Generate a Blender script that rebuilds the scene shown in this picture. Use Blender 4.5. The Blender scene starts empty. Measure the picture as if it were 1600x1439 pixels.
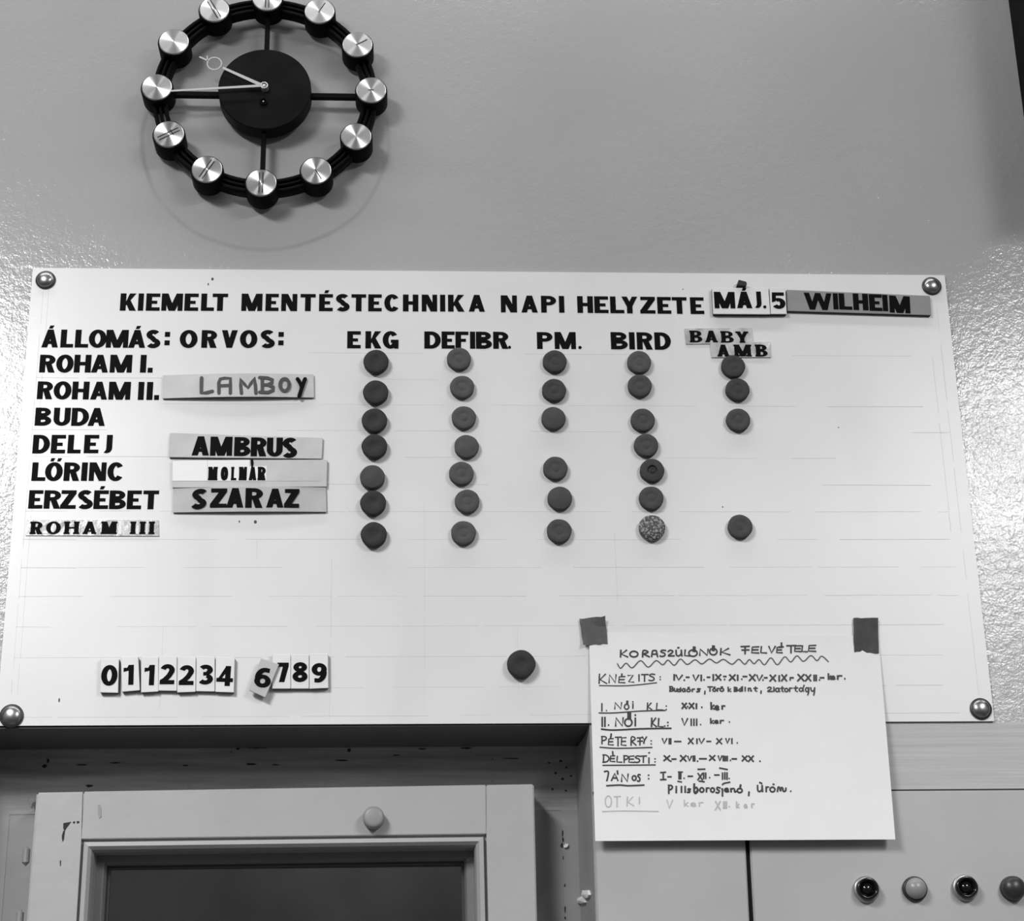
import bpy, bmesh, math, random
from mathutils import Vector
random.seed(7)
S = bpy.context.scene
C = S.collection
PI = math.pi

# ---------------------------------------------------------------- camera, world, lights, exposure
F_PX = 2900.0
CAM = Vector((0.40411 - .5, -1.82753, 2.41 - 0.91205))
PIT, YAW, ROL = 0.36078, 0.06030, -0.018626
_f = Vector((math.sin(YAW) * math.cos(PIT), math.cos(YAW) * math.cos(PIT), math.sin(PIT)))
_r = Vector((math.cos(YAW), -math.sin(YAW), 0))
_u = _r.cross(_f)
CR = _r * math.cos(ROL) + _u * math.sin(ROL)
CU = _u * math.cos(ROL) - _r * math.sin(ROL)
cam_d = bpy.data.cameras.new('camera')
cam = bpy.data.objects.new('camera', cam_d)
C.objects.link(cam)
from mathutils import Matrix
M = Matrix((CR, CU, -_f)).transposed().to_4x4()
M.translation = CAM
cam.matrix_world = M
cam_d.sensor_width = 36.0
cam_d.sensor_fit = 'HORIZONTAL'
cam_d.lens = F_PX / 1600 * 36
cam_d.clip_start = 0.05
S.camera = cam

w = bpy.data.worlds.new('world'); S.world = w; w.use_nodes = True
w.node_tree.nodes['Background'].inputs[0].default_value = (.5, .5, .5, 1)
w.node_tree.nodes['Background'].inputs[1].default_value = 0.02

def area(name, loc, sx, sy, power, rot=(0, 0, 0), spread=PI):
    d = bpy.data.lights.new(name, 'AREA'); d.shape = 'RECTANGLE'; d.size = sx; d.size_y = sy
    d.energy = power; d.spread = spread
    o = bpy.data.objects.new(name, d); C.objects.link(o); o.location = loc; o.rotation_euler = rot
    return o
# two rows of ceiling tubes running away from the wall
area('ceiling_light_left', (-1.15, -2.05, 3.06), .40, 1.1, 34)
area('ceiling_light_right', (1.36, -2.42, 3.06), .36, 1.3, 24)
area('ceiling_light_right_rear', (1.75, -4.0, 3.06), .40, 1.2, 12)
area('ceiling_light_left_rear', (-1.5, -4.2, 3.06), .30, 1.3, 12)
area('ceiling_light_near', (.20, -.24, 3.06), 2.4, .08, 2.7)
area('added_fill_beyond_door', (0, 1.0, 2.95), .4, .4, .9)  # unseen fill, added to brighten the door glass

S.view_settings.view_transform = 'Standard'
S.view_settings.look = 'None'
S.view_settings.exposure = 1.38
S.view_settings.gamma = 1.0
S.view_settings.use_curve_mapping = False

# ---------------------------------------------------------------- helpers
def at(px, py, Y=0.0):
    d = _f + CR * ((px - 800) / F_PX) - CU * ((py - 719.5) / F_PX)
    return CAM + d * ((Y - CAM.y) / d.y)

def obj(name, bm, mat=None, parent=None, smooth=False, origin=None, local=False):
    me = bpy.data.meshes.new(name)
    if origin is not None:
        bmesh.ops.translate(bm, verts=bm.verts, vec=-Vector(origin))
    bmesh.ops.recalc_face_normals(bm, faces=bm.faces)
    bm.to_mesh(me); bm.free()
    if smooth:
        for p in me.polygons: p.use_smooth = True
    if mat: me.materials.append(mat)
    o = bpy.data.objects.new(name, me)
    C.objects.link(o)
    if origin is not None: o.location = origin
    if parent:
        o.parent = parent
        if local: return o
        o.location = Vector(o.location) - Vector(parent.get('_w', (0, 0, 0)))
        o['_w'] = Vector(parent.get('_w', (0, 0, 0))) + Vector(o.location)
    else:
        o['_w'] = Vector(o.location)
    return o

def tag(o, label=None, cat=None, group=None, kind=None):
    if label: o['label'] = label
    if cat: o['category'] = cat
    if group: o['group'] = group
    if kind: o['kind'] = kind
    return o

def empty(name, loc, label=None, cat=None, group=None, kind=None):
    o = bpy.data.objects.new(name, None); C.objects.link(o)
    o.location = loc; o['_w'] = Vector(loc); o.empty_display_size = .05
    return tag(o, label, cat, group, kind)

def prism(bm, pts, y0, y1):
    """pts: (x,z) outline; y0 = front, y1 = back"""
    a = [bm.verts.new((p[0], y0, p[1])) for p in pts]
    b = [bm.verts.new((p[0], y1, p[1])) for p in pts]
    n = len(pts)
    bm.faces.new(a); bm.faces.new(b[::-1])
    for i in range(n):
        bm.faces.new((a[i], b[i], b[(i + 1) % n], a[(i + 1) % n]))

def box(bm, x0, x1, y0, y1, z0, z1):
    prism(bm, [(x0, z0), (x1, z0), (x1, z1), (x0, z1)], y0, y1)

def bevel(bm, off, seg=2):
    bmesh.ops.bevel(bm, geom=bm.edges[:], offset=off, segments=seg, affect='EDGES', clamp_overlap=True)

def lathe(bm, prof, cx, cz, n=40, squash=None):
    """prof: (r, y) around the Y axis through (cx, cz)"""
    rings = []
    for (r, y) in prof:
        if r < 1e-7:
            rings.append([bm.verts.new((cx, y, cz))])
        else:
            ring = []
            for i in range(n):
                a = 2 * PI * i / n
                k = squash(a) if squash else 1.0
                ring.append(bm.verts.new((cx + r * k * math.cos(a), y, cz + r * k * math.sin(a))))
            rings.append(ring)
    for a, b in zip(rings[:-1], rings[1:]):
        if len(a) == 1 and len(b) == 1: continue
        for i in range(n):
            j = (i + 1) % n
            if len(a) == 1: bm.faces.new((a[0], b[i], b[j]))
            elif len(b) == 1: bm.faces.new((a[i], b[0], a[j]))
            else: bm.faces.new((a[i], b[i], b[j], a[j]))

def bar(bm, p, q, wdt, y0, y1):
    p = Vector((p[0], p[1])); q = Vector((q[0], q[1])); d = (q - p).normalized()
    n = Vector((-d.y, d.x)) * wdt / 2
    prism(bm, [p + n, q + n, q - n, p - n], y0, y1)

# ---------------------------------------------------------------- materials
def mat(name, v, rough=.5, metal=0, spec=.5, coat=0, coat_rough=.1):
    m = bpy.data.materials.new(name); m.use_nodes = True
    b = m.node_tree.nodes['Principled BSDF']
    b.inputs['Base Color'].default_value = (v, v, v, 1)
    b.inputs['Roughness'].default_value = rough
    b.inputs['Metallic'].default_value = metal
    b.inputs['Specular IOR Level'].default_value = spec
    b.inputs['Coat Weight'].default_value = coat
    b.inputs['Coat Roughness'].default_value = coat_rough
    return m

def N(m, t, **k):
    n = m.node_tree.nodes.new(t)
    for a, v in k.items():
        if a in n.inputs: n.inputs[a].default_value = v
        else: setattr(n, a, v)
    return n
def L(m, a, b): m.node_tree.links.new(a, b)
def P(m): return m.node_tree.nodes['Principled BSDF']
def coords(m, scale=(1, 1, 1)):
    g = N(m, 'ShaderNodeNewGeometry')
    mp = N(m, 'ShaderNodeMapping'); mp.inputs['Scale'].default_value = scale
    L(m, g.outputs['Position'], mp.inputs['Vector'])
    return mp.outputs['Vector']
def noise(m, scale, detail=3, vec=None, rough=.5):
    n = N(m, 'ShaderNodeTexNoise'); n.inputs['Scale'].default_value = scale
    n.inputs['Detail'].default_value = detail; n.inputs['Roughness'].default_value = rough
    L(m, vec if vec is not None else coords(m), n.inputs['Vector'])
    return n.outputs['Fac']
def ramp(m, fac, stops):
    r = N(m, 'ShaderNodeValToRGB')
    e = r.color_ramp.elements
    while len(e) < len(stops): e.new(.5)
    for el, (p, v) in zip(e, stops):
        el.position = p; el.color = (v, v, v, 1)
    L(m, fac, r.inputs['Fac'])
    return r.outputs['Color']
def mix(m, fac, a, b, mode='MIX'):
    n = N(m, 'ShaderNodeMix', data_type='RGBA', blend_type=mode)
    for s, v in ((n.inputs[0], fac), (n.inputs[6], a), (n.inputs[7], b)):
        if isinstance(v, (int, float)):
            s.default_value = v if s == n.inputs[0] else (v, v, v, 1)
        else: L(m, v, s)
    return n.outputs[2]
def bump(m, h, strength, dist):
    b = N(m, 'ShaderNodeBump'); b.inputs['Strength'].default_value = strength; b.inputs['Distance'].default_value = dist
    L(m, h, b.inputs['Height']); L(m, b.outputs['Normal'], P(m).inputs['Normal'])
def mottle(m, v, amt, scale, detail=4):
    c = ramp(m, noise(m, scale, detail), [(.3, v * (1 - amt)), (.7, v * (1 + amt))])
    L(m, c, P(m).inputs['Base Color']); return c

# glossy roller-painted wall, with the old outline ring of a former round clock
WALLV = .40
m_wall = mat('glossy_wall_paint', WALLV, .15, spec=.52)
c = ramp(m_wall, noise(m_wall, 3.0, 4), [(.3, WALLV * .93), (.7, WALLV * 1.05)])
def circle3(a, b, cc):
    ax, ay, bx, by, cx, cy = a[0], a[1], b[0], b[1], cc[0], cc[1]
    d = 2 * (ax * (by - cy) + bx * (cy - ay) + cx * (ay - by))
    ux = ((ax**2 + ay**2) * (by - cy) + (bx**2 + by**2) * (cy - ay) + (cx**2 + cy**2) * (ay - by)) / d
    uy = ((ax**2 + ay**2) * (cx - bx) + (bx**2 + by**2) * (ax - cx) + (cx**2 + cy**2) * (bx - ax)) / d
    return ux, uy, math.hypot(ax - ux, ay - uy)
pa, pb, pc = [at(*t, .003) for t in ((228, 267), (411, 391), (589, 292))]
sx_, sz_, sr_ = circle3((pa.x, pa.z), (pb.x, pb.z), (pc.x, pc.z))
g = N(m_wall, 'ShaderNodeNewGeometry')
vd = N(m_wall, 'ShaderNodeVectorMath', operation='DISTANCE')
L(m_wall, g.outputs['Position'], vd.inputs[0]); vd.inputs[1].default_value = (sx_, .003, sz_)
wob = N(m_wall, 'ShaderNodeMath', operation='MULTIPLY_ADD')
L(m_wall, noise(m_wall, 14, 2), wob.inputs[0]); wob.inputs[1].default_value = .008
L(m_wall, vd.outputs['Value'], wob.inputs[2])
sb = N(m_wall, 'ShaderNodeMath', operation='SUBTRACT'); L(m_wall, wob.outputs[0], sb.inputs[0]); sb.inputs[1].default_value = sr_ + .004
ab = N(m_wall, 'ShaderNodeMath', operation='ABSOLUTE'); L(m_wall, sb.outputs[0], ab.inputs[0])
ringf = ramp(m_wall, ab.outputs[0], [(.0004, 1), (.0034, 0)])
rs = N(m_wall, 'ShaderNodeMath', operation='MULTIPLY')
L(m_wall, ringf, rs.inputs[0]); L(m_wall, ramp(m_wall, noise(m_wall, 9, 3), [(.3, .12), (.65, .5)]), rs.inputs[1])
c2 = mix(m_wall, rs.outputs[0], c, WALLV * .55)
L(m_wall, c2, P(m_wall).inputs['Base Color'])
big = noise(m_wall, 120, 4, rough=.6); fine = noise(m_wall, 420, 2)
# streaky patches where the roller left ridges
patch = ramp(m_wall, noise(m_wall, 5, 2), [(.35, .35), (.65, 1)])
hm = N(m_wall, 'ShaderNodeMath', operation='MULTIPLY_ADD'); L(m_wall, fine, hm.inputs[0]); hm.inputs[1].default_value = .35; L(m_wall, big, hm.inputs[2])
hp = N(m_wall, 'ShaderNodeMath', operation='MULTIPLY'); L(m_wall, hm.outputs[0], hp.inputs[0]); L(m_wall, patch, hp.inputs[1])
bump(m_wall, hp.outputs[0], .6, .0011)

m_brush = mat('brushed_trim_paint', .48, .38)      # below the board: horizontal brush strokes
c = ramp(m_brush, noise(m_brush, 1.0, 5, coords(m_brush, (6, 1, 160))), [(.3, .40), (.7, .455)])
L(m_brush, c, P(m_brush).inputs['Base Color'])
bump(m_brush, noise(m_brush, 1.0, 5, coords(m_brush, (5, 1, 170))), .22, .001)

m_ceiling = mat('ceiling_paint', .62, .8)
m_floor = mat('floor_tiles', .04, .5)
m_side = mat('side_wall_paint', .14, .5)

def worn_paint(name, v, chip=.03, sc=22, thr=.70, rough=.42, amt=.07):
    m = mat(name, v, rough)
    base = ramp(m, noise(m, 11, 5), [(.3, v * (1 - amt)), (.7, v * (1 + amt))])
    k = ramp(m, noise(m, sc, 6, rough=.65), [(thr, 0), (thr + .015, 1)])
    L(m, mix(m, k, base, chip), P(m).inputs['Base Color'])
    bump(m, noise(m, 60, 4), .25, .0012)
    return m
m_soffit = worn_paint('soffit_shade_paint', .10, .06, 30, .71)  # base darkened to deepen the shade under the lintel
m_lining = worn_paint('lining_board_paint', .33, .06, 34, .68)
_st = ramp(m_lining, noise(m_lining, 1.0, 5, coords(m_lining, (9, 1, 120))), [(.3, .24), (.7, .40)])
_k = ramp(m_lining, noise(m_lining, 34, 6, rough=.65), [(.66, 0), (.69, 1)])
L(m_lining, mix(m_lining, _k, _st, .06), P(m_lining).inputs['Base Color'])
m_jamb = worn_paint('jamb_paint', .30, .2, 12, .8)
m_casing = worn_paint('casing_paint', .28, .06, 40, .73)
m_sash = worn_paint('door_paint', .42, .4, 20, .80, .36, .04)
m_bead = worn_paint('inner_bead_shade_paint', .17, .05, 30, .7)  # darkened to stand for shade below the top rail
m_dark = mat('dark_chip', .015, .7)
m_putty = mat('dark_glazing_putty', .06, .7)
m_chip_glint = mat('bare_plaster_and_glint', .85, .8)  # plaster of the jamb chip, also the white of the casing glint
m_glass = mat('door_glass', .8, .03)
P(m_glass).inputs['Transmission Weight'].default_value = 1
P(m_glass).inputs['IOR'].default_value = 1.45
m_beyond = mat('room_beyond_paint', .45, .8)
mottle(m_beyond, .45, .35, 3)
m_panel = mat('enamelled_panel', .42, .40); mottle(m_panel, .42, .05, 9)
bump(m_panel, noise(m_panel, 260, 3), .12, .0005)
m_gap = mat('black_gap', .004, .9)

m_board = mat('board_lacquer', .74, .34, spec=.6)
bc = ramp(m_board, noise(m_board, 6, 5), [(.3, .68), (.7, .735)])
sm = ramp(m_board, noise(m_board, 1, 3, coords(m_board, (14, 1, 2.2))), [(.55, 1), (.75, .95)])
L(m_board, mix(m_board, 1.0, bc, sm, 'MULTIPLY'), P(m_board).inputs['Base Color'])
bump(m_board, noise(m_board, 380, 2), .10, .0003)
m_edge = mat('board_edge', .35, .6)
m_pencil = mat('pencil', .56, .6)
m_ink = mat('black_cut_letter', .004, .6, spec=.05)
m_marker = mat('grey_marker', .03, .5)
m_white = mat('white_plate', .72, .45); mottle(m_white, .72, .04, 60)
m_whiteside = mat('plate_side_dark', .10, .7)
m_grey = mat('grey_card_plate', .44, .5); mottle(m_grey, .44, .08, 45)
m_grey2 = mat('light_grey_card_plate', .52, .5); mottle(m_grey2, .52, .07, 45)
m_grey3 = mat('dark_grey_card_plate', .235, .5); mottle(m_grey3, .235, .08, 45)
m_insert = mat('white_paper_insert', .82, .45)
m_strip = mat('shiny_tape', .50, .25); mottle(m_strip, .50, .30, 80)
bump(m_strip, noise(m_strip, 110, 3), .7, .0012)
m_paper = mat('note_paper', .75, .5); mottle(m_paper, .75, .015, 40)
m_tape = mat('cloth_tape', .20, .8); mottle(m_tape, .20, .12, 160)
m_tape2 = mat('darker_cloth_tape', .135, .8); mottle(m_tape2, .135, .1, 160)
m_pen = mat('black_pen', .02, .5)
m_pen2 = mat('grey_pen', .06, .5)
m_faint = mat('faint_pencil', .46, .6)
m_black = mat('black_plastic', .003, .5, spec=.05)
m_hub = mat('matte_black_plate', .006, .5, spec=.05)
mh = ramp(m_hub, noise(m_hub, 25, 4), [(.3, .004), (.7, .011)]); L(m_hub, mh, P(m_hub).inputs['Base Color'])
m_silver = mat('silver_hand', .55, .4, metal=.6)
m_dome = mat('nickel_dome', .40, .30, metal=1)
m_domerim = mat('dark_rim', .03, .4)
def magnet_mat(name, v, amt=.12):
    m = mat(name, v * .88, .6, spec=.15); mottle(m, v * .88, amt, 130, 4); bump(m, noise(m, 500, 2), .2, .0004); return m
m_mag_dark = magnet_mat('dark_rubber_magnet', .038)
m_mag = magnet_mat('grey_rubber_magnet', .072)
m_mag_mid = magnet_mat('mid_grey_rubber_magnet', .055)
m_mag_light = magnet_mat('lighter_grey_rubber_magnet', .088)
m_mag_spk = mat('speckled_magnet', .06, .4)
L(m_mag_spk, ramp(m_mag_spk, noise(m_mag_spk, 420, 3), [(.48, .035), (.62, .30)]), P(m_mag_spk).inputs['Base Color'])
bump(m_mag_spk, noise(m_mag_spk, 420, 3), .9, .001)

m_alu = mat('spun_aluminium', .72, .32, metal=1)
P(m_alu).inputs['Anisotropic'].default_value = .97
tg = N(m_alu, 'ShaderNodeTangent', direction_type='RADIAL', axis='Y')
L(m_alu, tg.outputs['Tangent'], P(m_alu).inputs['Tangent'])
m_groove = mat('engraved_groove', .03, .7, spec=.1)

# ---------------------------------------------------------------- setting
WY = .003                      # wall face
REC = .102                      # depth of the door recess
SOF = 2.41 - .5032             # soffit height
XF_R = at(921, 1133, WY).x     # recess right front arris
XB_R = at(901, 1260, REC).x
XB_L = at(-11, 1250, REC).x
XF_L = XB_L - .02
XL, XR, YB, ZC = -2.4, 2.6, -5.6, 3.1
BRZ = 2.41 - .5045             # everything of the wall below this, right of the recess, is the brushed band

bm = bmesh.new()
prism(bm, [(XL, 0), (XF_L, 0), (XF_L, SOF), (XF_R, SOF), (XR, SOF), (XR, ZC), (XL, ZC)], WY, REC + .35)
tag(obj('wall_back', bm, m_wall), 'glossy painted wall behind the board and the clock', kind='structure')
bm = bmesh.new()
zt_l = SOF + .0
pz_top = at(1250, 1235, 0).z
xs = [XF_R + (XR - XF_R) * i / 1 for i in (0, 1)]
prism(bm, [(XF_R, 0), (XR, 0), (XR, SOF), (XF_R, SOF)], WY, REC + .35)
tag(obj('trim_1', bm, m_brush), 'brush-painted wall band under the right half of the board', kind='structure')

# recess lining: soffit in two zones, splayed jambs, back casing
rec = empty('door_1', (at(440, 1300, REC).x, REC, 0), kind='structure')
tag(rec, 'glazed painted door set in a deep recess under the board')
bm = bmesh.new()
def slab(bm, a, b, c_, d, t):
    """quad a,b,c,d extruded along t"""
    v = [bm.verts.new(p) for p in (a, b, c_, d)] + [bm.verts.new(Vector(p) + Vector(t)) for p in (a, b, c_, d)]
    bm.faces.new(v[:4]); bm.faces.new(v[7:3:-1])
    for i in range(4):
        j = (i + 1) % 4
        bm.faces.new((v[i], v[j], v[j + 4], v[i + 4]))
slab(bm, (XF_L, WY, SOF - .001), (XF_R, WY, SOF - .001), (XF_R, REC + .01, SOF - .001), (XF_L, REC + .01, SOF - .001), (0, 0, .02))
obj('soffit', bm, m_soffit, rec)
# right jamb (splayed)
bm = bmesh.new()
prism2 = [(XF_R, WY + .001), (XB_R, REC + .01), (XB_R + .06, REC + .01), (XF_R + .03, WY + .001)]
v0 = [bm.verts.new((x, y, 0)) for x, y in prism2]; v1 = [bm.verts.new((x, y, SOF - .0045)) for x, y in prism2]
bm.faces.new(v0); bm.faces.new(v1[::-1])
for i in range(4): bm.faces.new((v0[i], v0[(i + 1) % 4], v1[(i + 1) % 4], v1[i]))
obj('jamb', bm, m_jamb, rec)
bm = bmesh.new()
prism2 = [(XF_L, WY + .001), (XB_L, REC + .01), (XB_L - .06, REC + .01), (XF_L - .03, WY + .001)]
v0 = [bm.verts.new((x, y, 0)) for x, y in prism2]; v1 = [bm.verts.new((x, y, SOF - .0045)) for x, y in prism2]
bm.faces.new(v0); bm.faces.new(v1[::-1])
for i in range(4): bm.faces.new((v0[i], v0[(i + 1) % 4], v1[(i + 1) % 4], v1[i]))
obj('jamb', bm, m_jamb, rec)
# chipped plaster on the jamb arris
def on_jamb(px, py):
    # intersect the pixel ray with the splayed jamb plane
    n = Vector((REC - WY, -(XB_R - XF_R), 0)); p0 = Vector((XF_R, WY, 0))
    d = at(px, py, 0) - CAM
    return CAM + d * ((p0 - CAM).dot(n) / d.dot(n))
bm = bmesh.new()
for outline in ([(913, 1391), (921, 1391), (923, 1398), (921, 1403), (914, 1404), (911, 1398)],
                [(905, 1404), (912, 1400), (916, 1403), (916, 1410), (910, 1412), (905, 1410)]):
    ps = [on_jamb(*t) for t in outline]
    a = [bm.verts.new(p + Vector((-.0022, 0, 0)) * 1.0) for p in ps]
    cc = bm.verts.new(sum(ps, Vector()) / len(ps) + Vector((-.004, 0, 0)))
    b = [bm.verts.new(p + Vector((.002, 0, 0))) for p in ps]
    n_ = len(a)
    for i in range(n_):
        bm.faces.new((cc, a[i], a[(i + 1) % n_])); bm.faces.new((a[i], b[i], b[(i + 1) % n_], a[(i + 1) % n_]))
tag(obj('chip_and_glint', bm, m_chip_glint, rec), 'pale broken chip on the dark jamb')

# fixed casing: head and side strips, inner strip set back
zc_in = at(856, 1266, REC).z
xc_in = at(878, 1300, REC).x
xc_inL = at(13, 1300, REC).x
bm = bmesh.new(); box(bm, XB_L - .05, XB_R + .05, REC, REC + .05, zc_in, SOF + .01)
obj('casing_head', bm, m_lining, rec)
# flaked, ragged paint along the crease of the soffit and the head
bm = bmesh.new(); random.seed(12)
for (x, y, rx, ry) in ((345, 1163, 4, 2), (398, 1168, 11, 1.6), (372, 1170, 3, 1.5), (412, 1168, 8, 1.2), (545, 1172, 3, 3), (548, 1164, 2, 2), (580, 1162, 2, 2), (290, 1196, 4, 1), (392, 1194, 10, 1.6), (430, 1195, 7, 1), (535, 1188, 10, 1.2), (70, 1197, 4, 3), (75, 1189, 2, 4), (140, 1228, 7, 2.2),
                       (128, 1195, 8, 1.1), (180, 1192, 9, 1), (620, 1180, 5, .8), (728, 1169, 10, 1.1), (800, 1185, 14, .8), (868, 1208, 2, 2), (879, 1217, 2.4, 2), (892, 1212, 2, 1.6), (885, 1199, 1.6, 1.6), (863, 1233, 2, 1.6), (884, 1235, 1.6, 1.4), (876, 1189, 2.4, 1.6), (858, 1192, 2.2, 1.2), (50, 1165, 12, .9), (220, 1168, 6, .8), (660, 1170, 7, .8)):
    ps = [at(x + rx * math.cos(t) * random.uniform(.6, 1.3), y + ry * math.sin(t) * random.uniform(.6, 1.3), REC - .0004) for t in [k * PI / 5 for k in range(10)]]
    prism(bm, [(p.x, p.z) for p in ps], REC - .0005, REC + .0004)
tag(obj('paint_flaw', bm, m_dark, rec), 'black specks and cracks in the paint of the head')
for (a, b) in ((xc_in, XB_R + .05), (XB_L - .05, xc_inL)):
    bm = bmesh.new(); box(bm, a, b, REC, REC + .05, .0, zc_in)
    obj('casing_side', bm, m_casing if a > -.1 else m_jamb, rec)  # left strip takes jamb paint, meant as shade beside the door
bm = bmesh.new(); box(bm, xc_inL, xc_inL + .07, REC + .0006, REC + .05, 0, zc_in - .05); box(bm, xc_in - .09, xc_in, REC + .0006, REC + .05, 0, zc_in - .05)
box(bm, xc_inL, xc_in, REC + .0006, REC + .05, zc_in - .05, zc_in)
obj('casing_rebate', bm, m_casing, rec)
# small chips along the casing joint
bm = bmesh.new()
for (x, y, rx, ry) in ((879, 1302, 1.2, 6), (879.5, 1312, 1.5, 4), (878, 1321, 2.2, 4), (880, 1340, .8, 3), (882.5, 1383, 1, 2.5), (883, 1420, 1, 6), (883, 1434, 1.2, 3)):
    ps = [at(x + rx * math.cos(t) * random.uniform(.7, 1.2), y + ry * math.sin(t) * random.uniform(.7, 1.2), REC - .0004) for t in [k * PI / 4 for k in range(8)]]
    prism(bm, [(p.x, p.z) for p in ps], REC - .0006, REC + .0004)
tag(obj('paint_flaw', bm, m_dark, rec), 'black specks where paint has flaked')
bm = bmesh.new()
ps = [at(*t, REC - .002) for t in ((880, 1322), (884, 1318), (888, 1319), (887, 1323), (882, 1325))]  # highlight on the casing edge, put in as a white patch
prism(bm, [(p.x, p.z) for p in ps], REC - .003, REC)
tag(obj('chip_and_glint', bm, m_chip_glint, rec), 'small painted glint on the casing')

# door leaf
DY = .052                    # leaf front
ZB = .06
def line_down(p, q, Y, z):
    a, b = at(*p, Y), at(*q, Y); t = (z - a.z) / (b.z - a.z)
    return (a.x + (b.x - a.x) * t, z)
OTL, OTR = at(57, 1238, DY), at(834, 1225, DY)
ITL, ITR = at(127, 1311, DY), at(760, 1303, DY)
otl = (OTL.x, OTL.z); otr = (OTR.x, OTR.z)
obl = line_down((57, 1238), (41.5, 1439), DY, ZB); obr = line_down((834, 1225), (839, 1439), DY, ZB)
itl = (ITL.x, ITL.z); itr = (ITR.x, ITR.z)
ZG = 1.05
igl = line_down((127, 1311), (119, 1439), DY, ZG); igr = line_down((760, 1303), (763, 1439), DY, ZG)
def lerp(a, b, t): return (a[0] + (b[0] - a[0]) * t, a[1] + (b[1] - a[1]) * t)
topL = lerp(otl, otr, (itl[0] - otl[0]) / (otr[0] - otl[0])); topR = lerp(otl, otr, (itr[0] - otl[0]) / (otr[0] - otl[0]))
igl0 = (igl[0], ZB); igr0 = (igr[0], ZB)
bm = bmesh.new(); prism(bm, [otl, topL, itl, igl, igl0, obl], DY, DY + .045); bevel(bm, .0018)
obj('stile', bm, m_sash, rec)
bm = bmesh.new(); prism(bm, [topR, otr, obr, igr0, igr, itr], DY, DY + .045); bevel(bm, .0012)
obj('stile', bm, m_sash, rec)
bm = bmesh.new(); prism(bm, [topL, topR, itr, itl], DY, DY + .045); bevel(bm, .0006)
obj('top_rail', bm, m_sash, rec)
bm = bmesh.new(); prism(bm, [igl, igr, (igr[0], .9), (igl[0], .9)], DY, DY + .045)
obj('lock_rail', bm, m_sash, rec)
bm = bmesh.new(); prism(bm, [(igl[0], .9), (igr[0], .9), igr0, igl0], DY + .012, DY + .035)
obj('lower_panel', bm, m_sash, rec)
# glazing moulding, swept profile round the opening
def offs(d, up):
    """opening corners moved inwards by d"""
    return [(igl[0] + d, ZG + d), (itl[0] + d, itl[1] - d), (itr[0] - d, itr[1] - d), (igr[0] - d, ZG + d)]
prof = [(.000, .006), (.0022, .006), (.0032, -.001), (.0075, -.0025), (.0105, .0015), (.012, .008), (.012, .040)]
bm = bmesh.new(); rings = []
for d, dy in prof:
    rings.append([bm.verts.new((x, DY + dy, z)) for x, z in offs(d, 0)])
for a, b in zip(rings[:-1], rings[1:]):
    for i in range(4): bm.faces.new((a[i], a[(i + 1) % 4], b[(i + 1) % 4], b[i]))
obj('glazing_moulding', bm, m_sash, rec)
# inner bead, its colour darkened for the shade there, and the dark putty line
prof = [(.0121, .028), (.0195, .030), (.0215, .033), (.0215, .045)]
bm = bmesh.new(); rings = []
for d, dy in prof:
    rings.append([bm.verts.new((x, DY + dy, z)) for x, z in offs(d, 0)])
for a, b in zip(rings[:-1], rings[1:]):
    for i in range(4): bm.faces.new((a[i], a[(i + 1) % 4], b[(i + 1) % 4], b[i]))
tag(obj('inner_bead', bm, m_bead, rec), 'inner glazing bead with shade put into its colour')
bm = bmesh.new(); o1 = offs(.0205, 0); o2 = offs(.0245, 0)
for i in range(4):
    j = (i + 1) % 4
    prism(bm, [o1[i], o1[j], o2[j], o2[i]], DY + .0385, DY + .0405)
tag(obj('putty_line', bm, m_putty, rec), 'dark putty smear round the pane')
bm = bmesh.new(); prism(bm, offs(.0150, 0), DY + .041, DY + .044)
obj('glass_pane', bm, m_glass, rec)
# knob on the top rail
kp = at(583.5, 1276, DY - .014)
bm = bmesh.new(); lathe(bm, [(0, DY - .0145), (.007, DY - .0145), (.0098, DY - .0138), (.0107, DY - .012), (.0107, DY), (0, DY)], kp.x, kp.z, 32)
tag(obj('knob', bm, m_casing, rec, True), 'small round pale button on the top rail')
# hinges at the left edge
for (hx, hy) in ((41, 1335), (31, 1434)):
    p = at(hx, hy, DY + .02)
    bm = bmesh.new()
    r = .0038
    n = 14
    ring0 = [bm.verts.new((p.x + r * math.cos(2 * PI * k / n), DY + .02 + r * math.sin(2 * PI * k / n), p.z - .008)) for k in range(n)]
    ring1 = [bm.verts.new((v.co.x, v.co.y, p.z + .005)) for v in ring0]
    tip = bm.verts.new((p.x, DY + .02, p.z + .0085)); bot = bm.verts.new((p.x, DY + .02, p.z - .0115))
    for k in range(n):
        j = (k + 1) % n
        bm.faces.new((ring0[k], ring0[j], ring1[j], ring1[k])); bm.faces.new((ring1[k], ring1[j], tip)); bm.faces.new((ring0[j], ring0[k], bot))
    
    obj('hinge', bm, m_jamb, rec)
# black paint chips on the left stile corner
bm = bmesh.new()
for poly in ([(99, 1286), (111, 1284), (104, 1293), (101, 1298), (99, 1295)], [(99, 1298), (101.5, 1297), (99.5, 1312), (97.5, 1315), (96.5, 1306)],
             [(114, 1284), (117, 1283), (117, 1286), (114, 1286)], [(120, 1283), (124, 1283), (123, 1286), (120, 1286)],
             [(93.5, 1345), (95, 1344), (95, 1352), (94, 1353)]):
    ps = [at(*t, DY - .0006) for t in poly]
    prism(bm, [(p.x, p.z) for p in ps], DY - .0007, DY + .0004)
tag(obj('paint_flaw', bm, m_dark, rec), 'black chip in the paint at the upper left corner')
bm = bmesh.new()
ps = [at(x, y, DY) for x, y in ((153.5, 1258), (156, 1257), (158, 1262), (158.5, 1276), (155.5, 1279), (153.5, 1272))]
prism(bm, [(p.x, p.z) for p in ps], DY - .0007, DY + .0004)
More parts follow.
